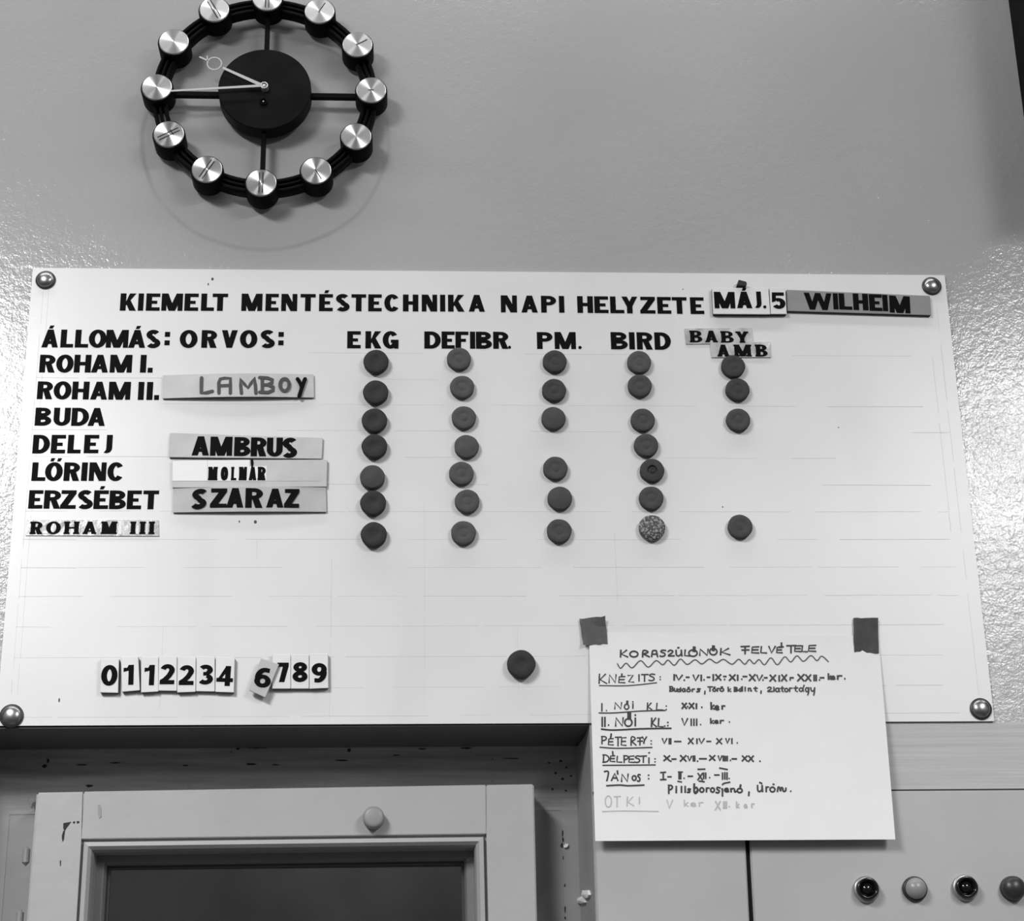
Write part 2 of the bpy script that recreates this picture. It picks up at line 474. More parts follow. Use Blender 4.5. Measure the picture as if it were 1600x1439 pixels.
tag(obj('paint_flaw', bm, m_jamb, rec), 'small grey scuff on the top rail')

bm = bmesh.new(); box(bm, XL, XR, 1.70, 1.75, 0, ZC)
tag(obj('wall_beyond', bm, m_beyond), 'dim wall seen through the door glass', kind='structure')

bm = bmesh.new(); box(bm, XL, XR, YB, 1.75, -.05, 0); obj('floor', bm, m_floor)['kind'] = 'structure'
bm = bmesh.new(); box(bm, XL, XR, YB, 1.75, ZC, ZC + .05); obj('ceiling', bm, m_ceiling)['kind'] = 'structure'
bm = bmesh.new(); box(bm, XL - .05, XL, YB, 1.75, 0, ZC); obj('wall_left', bm, m_side)['kind'] = 'structure'
bm = bmesh.new(); box(bm, XR, XR + .05, YB, 1.75, 0, ZC); obj('wall_right', bm, m_side)['kind'] = 'structure'
bm = bmesh.new(); box(bm, XL, XR, YB - .05, YB, 0, ZC); obj('wall_front', bm, m_side)['kind'] = 'structure'

# black vertical duct at the upper right edge of the photograph
bm = bmesh.new()
pL0, pL1 = at(1572, 0, WY), at(1603, 190, WY)
xA = (pL0.x + pL1.x) / 2
box(bm, xA, xA + .09, -.15, WY, 2.50, 3.09)
for k in range(2): box(bm, xA + .018 + k * .03, xA + .024 + k * .03, -.156, -.15, 2.50, 3.09)
bevel(bm, .0015, 1)
tag(obj('cable_duct', bm, m_black), 'black vertical duct running up the wall at the top right edge', 'duct')

# ---------------------------------------------------------------- lettering
def rect(x0, y0, x1, y1): return [(x0, y0), (x1, y0), (x1, y1), (x0, y1)]
def dia(xb, xt, wh, y0=0, y1=1): return [(xb, y0), (xb + wh, y0), (xt + wh, y1), (xt, y1)]
def ell(cx, cy, rx, ry, a0, a1, n=18):
    return [(cx + rx * math.cos(math.radians(a0 + (a1 - a0) * i / n)), cy + ry * math.sin(math.radians(a0 + (a1 - a0) * i / n))) for i in range(n + 1)]
def ribbon(path, hx, hy, closed=False):
    out = []; n = len(path); L_, R_ = [], []
    for i, p in enumerate(path):
        if closed: a, b = path[(i - 1) % n], path[(i + 1) % n]
        else: a, b = path[max(i - 1, 0)], path[min(i + 1, n - 1)]
        dx, dy = b[0] - a[0], b[1] - a[1]; l = math.hypot(dx, dy) or 1
        nx, ny = -dy / l, dx / l
        L_.append((p[0] + nx * hx, p[1] + ny * hy)); R_.append((p[0] - nx * hx, p[1] - ny * hy))
    for i in range(n if closed else n - 1):
        j = (i + 1) % n
        out.append([L_[i], L_[j], R_[j], R_[i]])
    return out

def glyph(ch, W, s=.30, t=.195, serif=0):
    g = []; hx, hy = s / 2, t / 2
    base = {'Á': 'A', 'É': 'E', 'Ő': 'O'}.get(ch, ch)
    if ch in 'ÁÉ': g.append([(W * .50 - .10, 1.06), (W * .50 + .08, 1.06), (W * .50 + .17, 1.23), (W * .50 - .04, 1.23)])
    if ch == 'Ő':
        for k in (-.22, .12): g.append([(W * .5 + k, 1.06), (W * .5 + k + .16, 1.06), (W * .5 + k + .24, 1.23), (W * .5 + k + .05, 1.23)])
    c = base
    o = s * .97
    if c == 'I': g.append(rect(0, 0, W, 1) if not serif else rect(W / 2 - s / 2, 0, W / 2 + s / 2, 1))
    elif c in 'EF':
        g += [rect(0, 0, s, 1), rect(0, 1 - t, W, 1), rect(0, .49 - t * .45, W * .80, .49 + t * .45)]
        if c == 'E': g.append(rect(0, 0, W, t))
    elif c == 'L': g += [rect(0, 0, s, 1), rect(0, 0, W, t)]
    elif c == 'T': g += [rect(W / 2 - s / 2, 0, W / 2 + s / 2, 1), rect(0, 1 - t, W, 1)]
    elif c == 'H': g += [rect(0, 0, s, 1), rect(W - s, 0, W, 1), rect(0, .5 - t / 2, W, .5 + t / 2)]
    elif c == 'M':
        k = s * .86; q = s * 1.12
        g += [rect(0, 0, k, 1), rect(W - k, 0, W, 1), dia(W / 2 - q / 2, 0, q), dia(W / 2 - q / 2, W - q, q)]
    elif c == 'N':
        k = s * .84
        g += [rect(0, 0, k, 1), rect(W - k, 0, W, 1), dia(W - s * 1.15, 0, s * 1.15)]
    elif c == 'A':
        g += [dia(0, W / 2 - o * .5, o), dia(W - o, W / 2 - o * .5, o), rect(W * .22, .19, W * .78, .19 + t * .9)]
    elif c == 'V': g += [dia(W / 2 - o / 2, 0, o), dia(W / 2 - o / 2, W - o, o)]
    elif c == 'Y': g += [dia(W / 2 - s / 2, 0, o, .40, 1), dia(W / 2 - s / 2, W - o, o, .40, 1), rect(W / 2 - s / 2, 0, W / 2 + s / 2, .45)]
    elif c == 'W':
        q = s * .92
        xa = W * .26 - q / 2 + .04; xb = W * .74 - q / 2
        g += [dia(xa, 0, q), dia(xa, W / 2 - q / 2, q), dia(xb, W / 2 - q / 2, q), dia(xb, W - q, q)]
    elif c == 'K':
        g += [rect(0, 0, s, 1), [(s * .9, .28), (W - s * 1.2, 1), (W, 1), (s * .9, .02 + .30 + .0)], [(s, .30), (s, .52), (W - s * 1.18, 1), (W - .02, 1)],
              [(W * .33, .50), (W * .60, .66), (W, 0), (W - s * 1.15, 0)]]
        g.pop(1)
    elif c == 'Z': g += [rect(0, 0, W, t), rect(0.03, 1 - t, W, 1), [(0, t * .9), (s * 1.25, t * .9), (W, 1 - t * .9), (W - s * 1.25, 1 - t * .9)]]
    elif c in 'O0':
        g += ribbon(ell(W / 2, .5, W / 2 - hx, .5 - hy + .01, 0, 360 - 360 / 32, 31), hx, hy, True)
    elif c == 'C': g += ribbon(ell(W / 2 + .0, .5, W / 2 - hx, .5 - hy + .01, 38, 322, 26), hx, hy)
    elif c == 'G':
        g += ribbon(ell(W / 2, .5, W / 2 - hx, .5 - hy + .01, 38, 345, 26), hx, hy)
        g += [rect(W * .52, .34, W, .34 + t * .85), rect(W - s * .75, 0, W, .42)]
    elif c == 'S':
        rx = W / 2 - hx
        p = ell(W / 2, .735, rx * .93, .265 - hy, 32, 250, 16) + ell(W / 2, .262, rx, .262 - hy, 70, -148, 18)
        g += ribbon(p, hx * .98, hy * 1.14)
    elif c == 'D':
        g.append(rect(0, 0, s, 1))
        p = [(s * .5, 1 - hy), (W * .42, 1 - hy)] + ell(W * .42, .5, W * .58 - hx, .5 - hy, 82, -82, 16) + [(W * .42, hy), (s * .5, hy)]
        g += ribbon(p, hx, hy)
    elif c in 'BPR':
        g.append(rect(0, 0, s, 1))
        yb = .50 if c == 'B' else .43
        rt = (1 - yb) / 2
        xo = .94 if c == 'B' else 1.0
        p = [(s * .5, 1 - hy), (W * .5, 1 - hy)] + ell(W * .5, yb + rt - hy * .5 + hy * .5, W * (xo - .5) - hx, rt - hy, 80, -80, 10) + [(W * .5, yb + hy), (s * .5, yb + hy)]
        g += ribbon(p, hx, hy * .95)
        if c == 'B':
            p = [(s * .5, .53 - hy), (W * .5, .53 - hy)] + ell(W * .5, .27, W * .5 - hx, .27 - hy, 80, -80, 10) + [(W * .5, hy), (s * .5, hy)]
            g += ribbon(p, hx, hy)
        if c == 'R': g.append([(W * .38, .48), (W * .38 + s * 1.0, .50), (W, 0), (W - s * 1.1, 0)])
    elif c == 'U':
        r = W / 2 - hx
        g += ribbon([(hx, 1), (hx, .38)] + ell(W / 2, .36, r, .36 - hy, 180, 360, 16) + [(W - hx, .38), (W - hx, 1)], hx, hy)
    elif c == 'J':
        g += ribbon([(W - hx, 1), (W - hx, .32)] + ell(W / 2 - .04, .28, W / 2 - hx + .04, .28 - hy, 0, -115, 12), hx, hy)
    elif c == '.': g.append(rect(0, 0, W, 1))
    elif c == 'o': g.append(ell(W / 2, .5, W / 2, .5, 0, 345, 23))
    elif c == ':': g += [rect(0, 0, W, .36), rect(0, .64, W, 1)]
    elif c == '1': g += [rect(W - s, 0, W, 1), [(0, .66), (W - s * .6, .74), (W - s * .5, 1), (W - s, 1), (W * .35, .86), (0, .86)]]
    elif c == '2':
        g += ribbon(ell(W / 2, .70, W / 2 - hx, .30 - hy, 165, -25, 14) + [(W * .62, .42), (s * .55, .12)], hx, hy) + [rect(0, 0, W, t)]
        g.append([(0, 0), (0, t), (s * .9, .36), (s * 1.3, t * .5)])
    elif c == '3':
        g += ribbon(ell(W / 2, .735, W / 2 - hx - .02, .265 - hy, 150, -70, 14), hx, hy) + ribbon(ell(W / 2, .275, W / 2 - hx, .275 - hy, 75, -150, 16), hx, hy)
        g.append(rect(W * .36, .46, W * .66, .46 + t * .85))
    elif c == '4': g += [rect(W - s * 1.45, 0, W - s * .5, 1), rect(0, .20, W, .20 + t * .95), [(0, .22), (s * .9, .36), (W - s * .5, 1), (W - s * 1.35, 1)]]
    elif c == '5':
        g += [rect(W * .06, 1 - t, W * .93, 1), [(W * .02, .40), (W * .30, .46), (W * .36, 1), (W * .06, 1)]]
        g += ribbon(ell(W / 2, .33, W / 2 - hx, .33 - hy, 125, -150, 18), hx, hy)
    elif c in '69':
        p = ribbon(ell(W / 2, .32, W / 2 - hx, .32 - hy, 0, 345, 23), hx, hy * .95, True)
        p += ribbon([(W * .80, .97 - hy)] + ell(W * .58, .50, W * .58 - hx, .48 - hy, 75, 190, 12), hx, hy)
        if c == '9': p = [[(W - x, 1 - y) for x, y in q] for q in p]
        g += p
    elif c == '7': g += [rect(0, 1 - t * 1.05, W, 1), [(W * .18, 0), (W * .18 + s, 0), (W, 1 - t * .9), (W - s * 1.05, 1 - t * .9)]]
    elif c == '8':
        g += ribbon(ell(W / 2, .745, W / 2 - hx - .03, .255 - hy, 0, 345, 23), hx, hy * .95, True)
        g += ribbon(ell(W / 2, .275, W / 2 - hx, .275 - hy, 0, 345, 23), hx, hy, True)
    if serif:
        e = serif; h = .13
        def sf(xc, w_, y): g.append(rect(xc - w_ / 2 - e, y, xc + w_ / 2 + e, y + h))
        if c in 'IT': sf(W / 2, s, 0)
        if c == 'I': sf(W / 2, s, 1 - h)
        if c in 'HMNRPBKDEL': sf(s / 2, s, 0); sf(s / 2, s, 1 - h)
        if c in 'HM': sf(W - s / 2, s, 0); sf(W - s / 2, s, 1 - h)
        if c == 'A': sf(o / 2, o * .8, 0); sf(W - o / 2, o * .8, 0)
        if c == 'R': sf(W - s / 2, s * .7, 0)
        if c == 'Y': sf(W / 2, s, 0); sf(o / 2, o * .8, 1 - h); sf(W - o / 2, o * .8, 1 - h)
    return g

def put_letter(ch, x0, x1, yt, yb, Y, parent, m=None, s=.30, t=.195, serif=0, rot=0, th=.0004, name='letter', label=None, slant=0, quad=None):
    ym = (yt + yb) / 2; xc = (x0 + x1) / 2
    a, b = at(x0, ym, Y), at(x1, ym, Y)
    zt, zb = at(xc, yt, Y).z, at(xc, yb, Y).z
    H = zt - zb; W = (b.x - a.x) / H
    bm = bmesh.new()
    ca, sa = math.cos(math.radians(rot)), math.sin(math.radians(rot))
    tilt = (b.z - a.z) / (b.x - a.x) if quad is None else 0
    for k, poly in enumerate(glyph(ch, W, min(s, W * (.5 if ch != 'J' else .60) if ch not in 'I.:' else 9), t, serif)):
        pts = []
        for (u, v) in poly:
            u -= W / 2; v -= .5
            u += slant * v
            u, v = u * ca - v * sa, u * sa + v * ca
            pts.append(((a.x + b.x) / 2 + u * H, (zt + zb) / 2 + v * H))
        prism(bm, pts, Y - th - k * 8e-6, Y)
    o = obj(name, bm, m or m_ink, parent)
    if label: tag(o, label)
    return o

def word(spec, yA, yB, Y, parent, **k):
    """spec: [(ch,x0,x1)...]; yA=(top,bottom) at the first letter, yB at the last"""
    n = len(spec); xa = spec[0][1]; xb = spec[-1][2]
    for ch, x0, x1 in spec:
        f = ((x0 + x1) / 2 - xa) / (xb - xa) if xb > xa else 0
        yt = yA[0] + (yB[0] - yA[0]) * f; yb = yA[1] + (yB[1] - yA[1]) * f
        kk = dict(k)
        if ch == '.':
            yt = yb - (yb - yt) * .27; kk['name'] = 'full_stop'
        if ch == 'o':
            yt = yb - (yb - yt) * .18; yb = yb + .0; kk['name'] = 'full_stop'
        if ch == ':':
            yb2 = yb - (yb - yt) * .15; yt = yt + (yb - yt) * .10; yb = yb2; kk['name'] = 'colon'
        put_letter(ch, x0, x1, yt, yb, Y, parent, **kk)

# ---------------------------------------------------------------- the board
BT = .0022
TL, TR, BR_, BL = at(51.5, 418.5), at(1476, 430), at(1553.6, 1126.7), at(-6.5, 1134)
board = empty('notice_board', ((TL.x + TR.x) / 2, 0, BL.z), 'large white sheet-metal notice board with black headings screwed to the wall above the door', 'notice board')
bm = bmesh.new()
prism(bm, [(BL.x, BL.z), (BR_.x, BR_.z), (TR.x, TR.z), (TL.x, TL.z)], 0, BT)
obj('board_sheet', bm, m_board, board)
# pencil grid
bm = bmesh.new()
Z0 = 2.41
def pl(x0, z0, x1, z1, wd):
    bar(bm, (x0, z0), (x1, z1), wd, -.00008, 0.0001)
random.seed(3)
for zz in (-.0984, -.1289, -.1582, -.188, -.218, -.248, -.2782, -.3088, -.3391, -.3697, -.4014, -.4334, -.465, -.494):
    xa, xb = .012, .977 if zz < -.2 else .985
    x = xa
    while x < xb:
        l = random.uniform(.03, .14)
        if random.random() < (.85 if zz < -.27 else .5): pl(x - .5, Z0 + zz, min(x + l, xb) - .5, Z0 + zz + random.uniform(-.0004, .0004), random.choice((.00025, .00035, .0005)))
        x += l + random.uniform(0, .04)
for xx, za, zb in ((.0125, -.02, -.47), (.0185, -.02, -.47), (.1588, -.40, -.497), (.327, -.33, -.497), (.4219, -.27, -.49), (.5166, -.40, -.48), (.9868, -.04, -.475), (.9760, -.10, -.30), (.62, -.30, -.38), (.25, -.31, -.33)):
    z = za
    while z > zb:
        l = random.uniform(.03, .12); pl(xx - .5, Z0 + z, xx - .5 + .0004, Z0 + max(z - l, zb), random.choice((.0002, .0003, .0004))); z -= l + random.uniform(0, .02)
tag(obj('pencil_grid', bm, m_pencil, board), 'faint pencil ruling lines'); C.objects['pencil_grid']['kind'] = 'stuff'
# specks
bm = bmesh.new()
for (x, y, rx, ry) in ((332, 436, 2, 2.4), (325.5, 444, 1, 2), (399, 815.5, 2.4, 2.6), (374, 815, 1.2, 1.6), (92.5, 1094, 1.2, 3), (1067, 452, .9, .9), (1310, 668, 1, .8), (1129, 792, 1, 1), (1107, 1015, .8, .8)):
    p = at(x, y); s_ = .00068
    prism(bm, [(p.x + rx * s_ * math.cos(a), p.z + ry * s_ * 1.1 * math.sin(a)) for a in [k * PI / 4 for k in range(8)]], -.0002, .0001)
tag(obj('speck', bm, m_marker, board), 'tiny dark specks on the white sheet')

word([('K', 188, 213), ('I', 216, 224.4), ('E', 228.4, 250), ('M', 252.6, 285.6), ('E', 288.4, 310), ('L', 314.4, 334.6), ('T', 332, 356)], (458.6, 485.4), (459, 485.8), 0, board)
word([('M', 377.4, 410), ('E', 415, 435.4), ('N', 439.6, 464.4), ('T', 469.4, 493), ('É', 498.6, 520), ('S', 524.4, 546.4), ('T', 549, 572), ('E', 575.4, 596.4), ('C', 600.6, 624.6), ('H', 629.6, 653.6), ('N', 659, 683), ('I', 687.6, 695.6), ('K', 700, 725.6), ('A', 732.4, 757.4)], (459, 485.8), (461, 487), 0, board)
word([('N', 782.6, 807.6), ('A', 814.6, 840), ('P', 845.4, 869), ('I', 873.4, 881.6)], (461.6, 488), (462.6, 488.6), 0, board)
word([('H', 902, 926.4), ('E', 928.6, 950.4), ('L', 953.4, 975), ('Y', 971.4, 996), ('Z', 1000, 1023.6), ('E', 1027, 1048.4), ('T', 1050, 1073), ('E', 1078.5, 1099.7)], (462.8, 488.8), (464.8, 490.8), 0, board)
word([('Á', 65.6, 91.4), ('L', 95, 115), ('L', 117.6, 138.4), ('O', 139, 166.4), ('M', 166, 200.6), ('Á', 201, 227.4), ('S', 228, 251), (':', 257.4, 265.4)], (515, 542.8), (516, 543.6), 0, board)
word([('O', 281, 308.6), ('R', 315, 339), ('V', 346.4, 371), ('O', 375, 402), ('S', 406.6, 429.6), (':', 435, 443.2)], (516, 543.4), (516.2, 543.6), 0, board)
word([('E', 542.6, 563.6), ('K', 571, 596), ('G', 598, 622.6)], (517.6, 544.2), (517.8, 544.6), 0, board)
word([('D', 663, 688.6), ('E', 690, 710.4), ('F', 711.6, 732), ('I', 734.4, 742.4), ('B', 743.6, 768.6), ('R', 770.6, 794.2), ('o', 794, 798.4)], (518, 544.6), (518.6, 545), 0, board)
word([('P', 839, 863.4), ('M', 866.6, 899.6), ('o', 903.6, 908.8)], (519, 545.2), (519, 545.4), 0, board)
word([('B', 954.4, 980.6), ('I', 983, 991.6), ('R', 995, 1019.4), ('D', 1022.6, 1048)], (519, 545.6), (519.6, 546.6), 0, board)
word([('R', 62, 86.4), ('O', 88, 115), ('H', 116, 142.4), ('A', 143, 169.4), ('M', 172, 206.4), ('I', 219.4, 228.6), ('.', 230.8, 238.4)], (554.4, 582), (554.6, 582.2), 0, board)
word([('R', 58.4, 82.4), ('O', 84, 111.6), ('H', 113, 139.4), ('A', 141.6, 168), ('M', 170, 204), ('I', 216, 225), ('I', 229.4, 238.8), ('.', 240.8, 248.4)], (596, 623.6), (597, 625), 0, board)
word([('B', 55, 80.6), ('U', 84, 110), ('D', 112, 139), ('A', 137.6, 164.6)], (637, 665), (637.6, 665.6), 0, board)
word([('D', 51.4, 78), ('E', 80, 102.4), ('L', 106, 126.6), ('E', 131.6, 154.4), ('J', 160.4, 175.6)], (679.6, 708.6), (679.6, 708), 0, board)
word([('L', 50, 71.6), ('Ő', 70.6, 98), ('R', 100, 124.6), ('I', 127.4, 136.6), ('N', 139.4, 166), ('C', 168, 194)], (722.6, 751.4), (722.6, 751.4), 0, board)
word([('E', 45, 67), ('R', 69, 95), ('Z', 94.6, 119), ('S', 121, 145.6), ('É', 146.6, 169.4), ('B', 171, 197), ('E', 198.6, 221), ('T', 223.6, 248)], (766, 794.6), (766.6, 795.8), 0, board)

# dome-headed fixing screws at the corners
def dome(px, py, r, h, name, parent, m_top, m_rim, label=None):
    p = at(px, py, -h * .6)
    bm = bmesh.new()
    prof = [(r * 1.0, .0), (r * 1.0, -h * .22), (r * .97, -h * .30)]
    lathe(bm, prof + [(r * .80, -h * .34)], p.x, p.z, 32)
    rim = obj(name, bm, m_rim, parent, True)
    bm = bmesh.new()
    lathe(bm, [(r * .83 * math.cos(a), -h * .28 - h * .72 * math.sin(a)) for a in [k * PI / 16 for k in range(8)]] + [(0, -h)], p.x, p.z, 32)
    d = obj('dome_cap', bm, m_top, rim, True)
    return rim
for (x, y, r) in ((70.5, 435.5, .0107), (1457, 445, .0108), (17, 1117.5, .0118), (1534, 1106.5, .0112)):
    dome(x, y, r, .0065, 'screw_head', board, m_dome, m_domerim)

# ---------------------------------------------------------------- plates and strips
def plate(name, quad, th, m, label, cat, group=None, bow=0, nx=10, base=0.0, parent=None, backm=None, edge=.0004):
    """slab whose front face has the given pixel corners TL,TR,BR,BL"""
    Y = base - th
    cb = (Y + .0010 if th > .0025 and parent is None else base - .0001)
    q = [at(x, y, Y) for x, y in quad]
    bm = bmesh.new()
    cols = []
    for i in range(nx + 1):
        u = i / nx
        t_, b_ = q[0].lerp(q[1], u), q[3].lerp(q[2], u)
        dy = -bow * math.sin(PI * u)
        cols.append([bm.verts.new((t_.x, Y + dy, t_.z)), bm.verts.new((b_.x, Y + dy, b_.z)), bm.verts.new((b_.x, cb + dy, b_.z)), bm.verts.new((t_.x, cb + dy, t_.z))])
    for a, b in zip(cols[:-1], cols[1:]):
        for k in range(4): bm.faces.new((a[k], b[k], b[(k + 1) % 4], a[(k + 1) % 4]))
    bm.faces.new(cols[0]); bm.faces.new(cols[-1][::-1])
    if not bow and nx == 1 and edge: bevel(bm, edge, 1)
    cen = sum(q, Vector()) / 4
    if parent is None:
        e = empty(name, (cen.x, base, q[3].z), label, cat, group)
        obj('card', bm, m, e)
        if th > .0025:
            bm = bmesh.new(); cols = []
            for i in range(nx + 1):
                u = i / nx; t_, b_ = q[0].lerp(q[1], u), q[3].lerp(q[2], u); dy = -bow * math.sin(PI * u); g = .0003
                if i == 0: gx = g
                elif i == nx: gx = -g
                else: gx = 0
                cols.append([bm.verts.new((x_ + gx, y_, z_)) for x_, y_, z_ in ((t_.x, cb + dy, t_.z - g), (b_.x, cb + dy, b_.z + g), (b_.x, base - .0001 + dy * .9, b_.z + g), (t_.x, base - .0001 + dy * .9, t_.z - g))])
            for a, b in zip(cols[:-1], cols[1:]):
                for k in range(4): bm.faces.new((a[k], b[k], b[(k + 1) % 4], a[(k + 1) % 4]))
            bm.faces.new(cols[0]); bm.faces.new(cols[-1][::-1])
            tag(obj('magnetic_backing', bm, m_mag_dark, e), 'dark rubber backing')
        return e, Y
    o = obj(name, bm, m, parent)
    if label: tag(o, label)
    return o, Y

# date plates after the title
mp, Y = plate('date_plate', [(1112.5, 449.5), (1200.8, 449.5), (1203.8, 491), (1114.5, 490.5)], .006, m_white, 'white plate lettered MÁJ. directly after the board title', 'sign plate', nx=1)
word([('M', 1116, 1148.2), ('Á', 1151, 1174.6), ('J', 1177.4, 1189.4)], (456.4, 482), (455.6, 481.2), Y, mp, s=.31)
put_letter('o', 1192.4, 1197.4, 477.2, 482, Y, mp, name='full_stop')
p5, Y = plate('number_plate', [(1202.2, 449.3), (1227, 449.3), (1229.5, 490.6), (1204.5, 490.6)], .006, m_white, 'white number 5 tile between the MÁJ. plate and the grey name plate', 'number tile', nx=1)
put_letter('5', 1205.6, 1226.8, 457, 482.6, Y, p5, s=.29)
wp, Y = plate('name_plate', [(1228.8, 452.4), (1453, 462), (1455, 492.5), (1230.6, 485.8)], .0045, m_grey3, 'dark grey name plate at the right end of the board title', 'name plate', 'name plates on the board', nx=1)
ws = [('W', 1256.5, 1299.5, 458, 484), ('I', 1301.8, 1309.4, 458.4, 483.4), ('L', 1310.8, 1331, 458.6, 483.8), ('H', 1333, 1356.4, 459, 484.6), ('E', 1358, 1378, 460, 485.8), ('I', 1379, 1387, 460.8, 486.2), ('M', 1389.8, 1421.8, 462.6, 489)]
for ch, a, b, t_, b_ in ws: put_letter(ch, a, b, t_, b_, Y, wp, s=.31, rot=-1.5 if ch != 'M' else -3)
# little black wedge magnet above the date plate
bm = bmesh.new()
ps = [at(x, y, -.008) for x, y in ((1154, 437.2), (1166, 440.4), (1167, 443.5), (1165.8, 447.6), (1151, 446.5))]
prism(bm, [(p.x, p.z) for p in ps], -.009, -.0001); bevel(bm, .0006, 1)
tag(obj('wedge_magnet', bm, m_mag_dark), 'small black wedge-shaped magnet peeping over the MÁJ. plate', 'magnet')

# name plates of the second column
np1, Y = plate('name_plate', [(254, 586.5), (490, 584.8), (490.5, 621), (254, 622.4)], .003, m_grey2, 'grey name plate with hand-drawn marker lettering beside ROHAM II.', 'name plate', 'name plates on the board', bow=.0035, nx=16)
def marker(strokes, Y, parent, wd=.0036, name='letter', m=None):
    for st in strokes:
        bm = bmesh.new()
        for off, path in enumerate(st):
            off *= 30
            pp = [at(240 + x / 5.333, 570 + y / 5.333, Y) for x, y in path]
            path2 = [(p.x, p.z) for p in pp]
            for kq, q in enumerate(ribbon(path2, wd / 2, wd / 2)): prism(bm, q, Y - .0003 - (kq + off) * 6e-6, Y)
            for p in (path2[0], path2[-1]): prism(bm, [(p[0] + wd / 2 * math.cos(a), p[1] + wd / 2 * math.sin(a)) for a in [k * PI / 5 for k in range(10)]], Y - .00028 + off * 1e-7, Y)
        obj(name, bm, m or m_marker, parent)
def circ(cx, cy, rx, ry, n=22): return [(cx + rx * math.cos(2 * PI * k / n), cy + ry * math.sin(2 * PI * k / n)) for k in range(n + 1)]
marker([[[(400, 108), (398, 160), (397, 232), (440, 232), (490, 220)]],
        [[(545, 236), (543, 150), (556, 118), (590, 112), (640, 114), (640, 170), (640, 238)], [(545, 176), (640, 172)]],
        [[(733, 240), (726, 170), (724, 118), (755, 160), (787, 192), (815, 150), (838, 108), (848, 170), (853, 238)]],
        [[(906, 106), (906, 230)], [(884, 106), (950, 110), (990, 124), (985, 150), (950, 166), (906, 168)], [(950, 166), (998, 186), (994, 212), (955, 230), (884, 228)]],
        [circ(1092, 166, 38, 50)]], Y - .0034, np1)
marker([[[(1200, 118), (1226, 160), (1234, 186)], [(1262, 118), (1240, 180), (1214, 262)]]], Y - .0028, np1, .0042, m=m_ink)
np2, Y = plate('name_plate', [(266, 676), (504.5, 683.8), (502.8, 717), (264, 714.4)], .0035, m_grey2, 'grey name plate beside DELEJ, uppermost of the three stacked plates', 'name plate', 'name plates on the board', nx=1)
word([('A', 300, 327), ('M', 328.6, 363), ('B', 366, 391.6), ('R', 392, 416.4), ('U', 417, 441.7)], (681.6, 711.4), (684.2, 713.6), Y, np2, s=.31)
put_letter('S', 440.6, 464.8, 684.4, 715, Y, np2, s=.31, slant=.05)
np3, Y = plate('name_plate', [(269, 719), (511.5, 718), (510.3, 760.4), (269, 762)], .0045, m_grey2, 'pale name plate with white paper inserts beside LŐRINC, middle of the stacked plates', 'name plate', 'name plates on the board', nx=1)
bm = bmesh.new(); ps = [at(x, y, Y) for x, y in ((269.6, 720.4), (324, 719), (323.6, 751.4), (269.4, 751.4))]
prism(bm, [(p.x, p.z) for p in ps], Y - .0003, Y); tag(obj('paper_insert', bm, m_insert, np3), 'white paper insert at the left')
bm = bmesh.new(); ps = [at(x, y, Y) for x, y in ((324.5, 719.4), (390, 718.6), (390, 729), (417, 729), (416, 751.6), (324, 751.6))]
prism(bm, [(p.x, p.z) for p in ps], Y - .0004, Y); tag(obj('paper_insert', bm, m_insert, np3), 'white paper insert behind the small letters')
bm = bmesh.new(); ps = [at(x, y, Y) for x, y in ((417, 735.8), (500, 737), (499.5, 751.4), (416, 751.6))]
prism(bm, [(p.x, p.z) for p in ps], Y - .0002, Y); obj('paper_insert', bm, m_grey2, np3)
for ch, a, b in (('M', 325.6, 339.6), ('O', 345, 356.4), ('L', 361.4, 369.4), ('N', 373.6, 385.6), ('A', 389, 400.6), ('R', 403, 415)):
    put_letter(ch, a, b, 729.6, 750.4, Y - .0004, np3, s=.24, t=.17, serif=.02 if ch != 'O' else 0)
bm = bmesh.new(); ps = [at(x, y, Y) for x, y in ((391.8, 718.6), (395.6, 718.4), (396.2, 724), (395.2, 730), (392.8, 730), (391.8, 724))]
prism(bm, [(p.x, p.z) for p in ps], Y - .0009, Y); tag(obj('accent_mark', bm, m_ink, np3), 'long black accent stroke')
np4, Y = plate('name_plate', [(270.6, 762), (509, 761), (510, 799.6), (270, 800.6)], .003, m_grey, 'grey name plate beside ERZSÉBET, lowest of the three stacked plates', 'name plate', 'name plates on the board', bow=.002, nx=16)
Y -= .0021
put_letter('S', 298.5, 323.8, 764.2, 794.6, Y, np4, s=.29, slant=.14)
word([('Z', 328.6, 354.4), ('A', 354, 380.6)], (763.6, 792.8), (762.4, 793), Y, np4, s=.31)
put_letter('R', 383.5, 410.6, 762.8, 793.4, Y, np4, s=.31)
word([('A', 416.4, 443), ('Z', 444, 467.4)], (763.4, 792.6), (764.4, 792.8), Y, np4, s=.31)

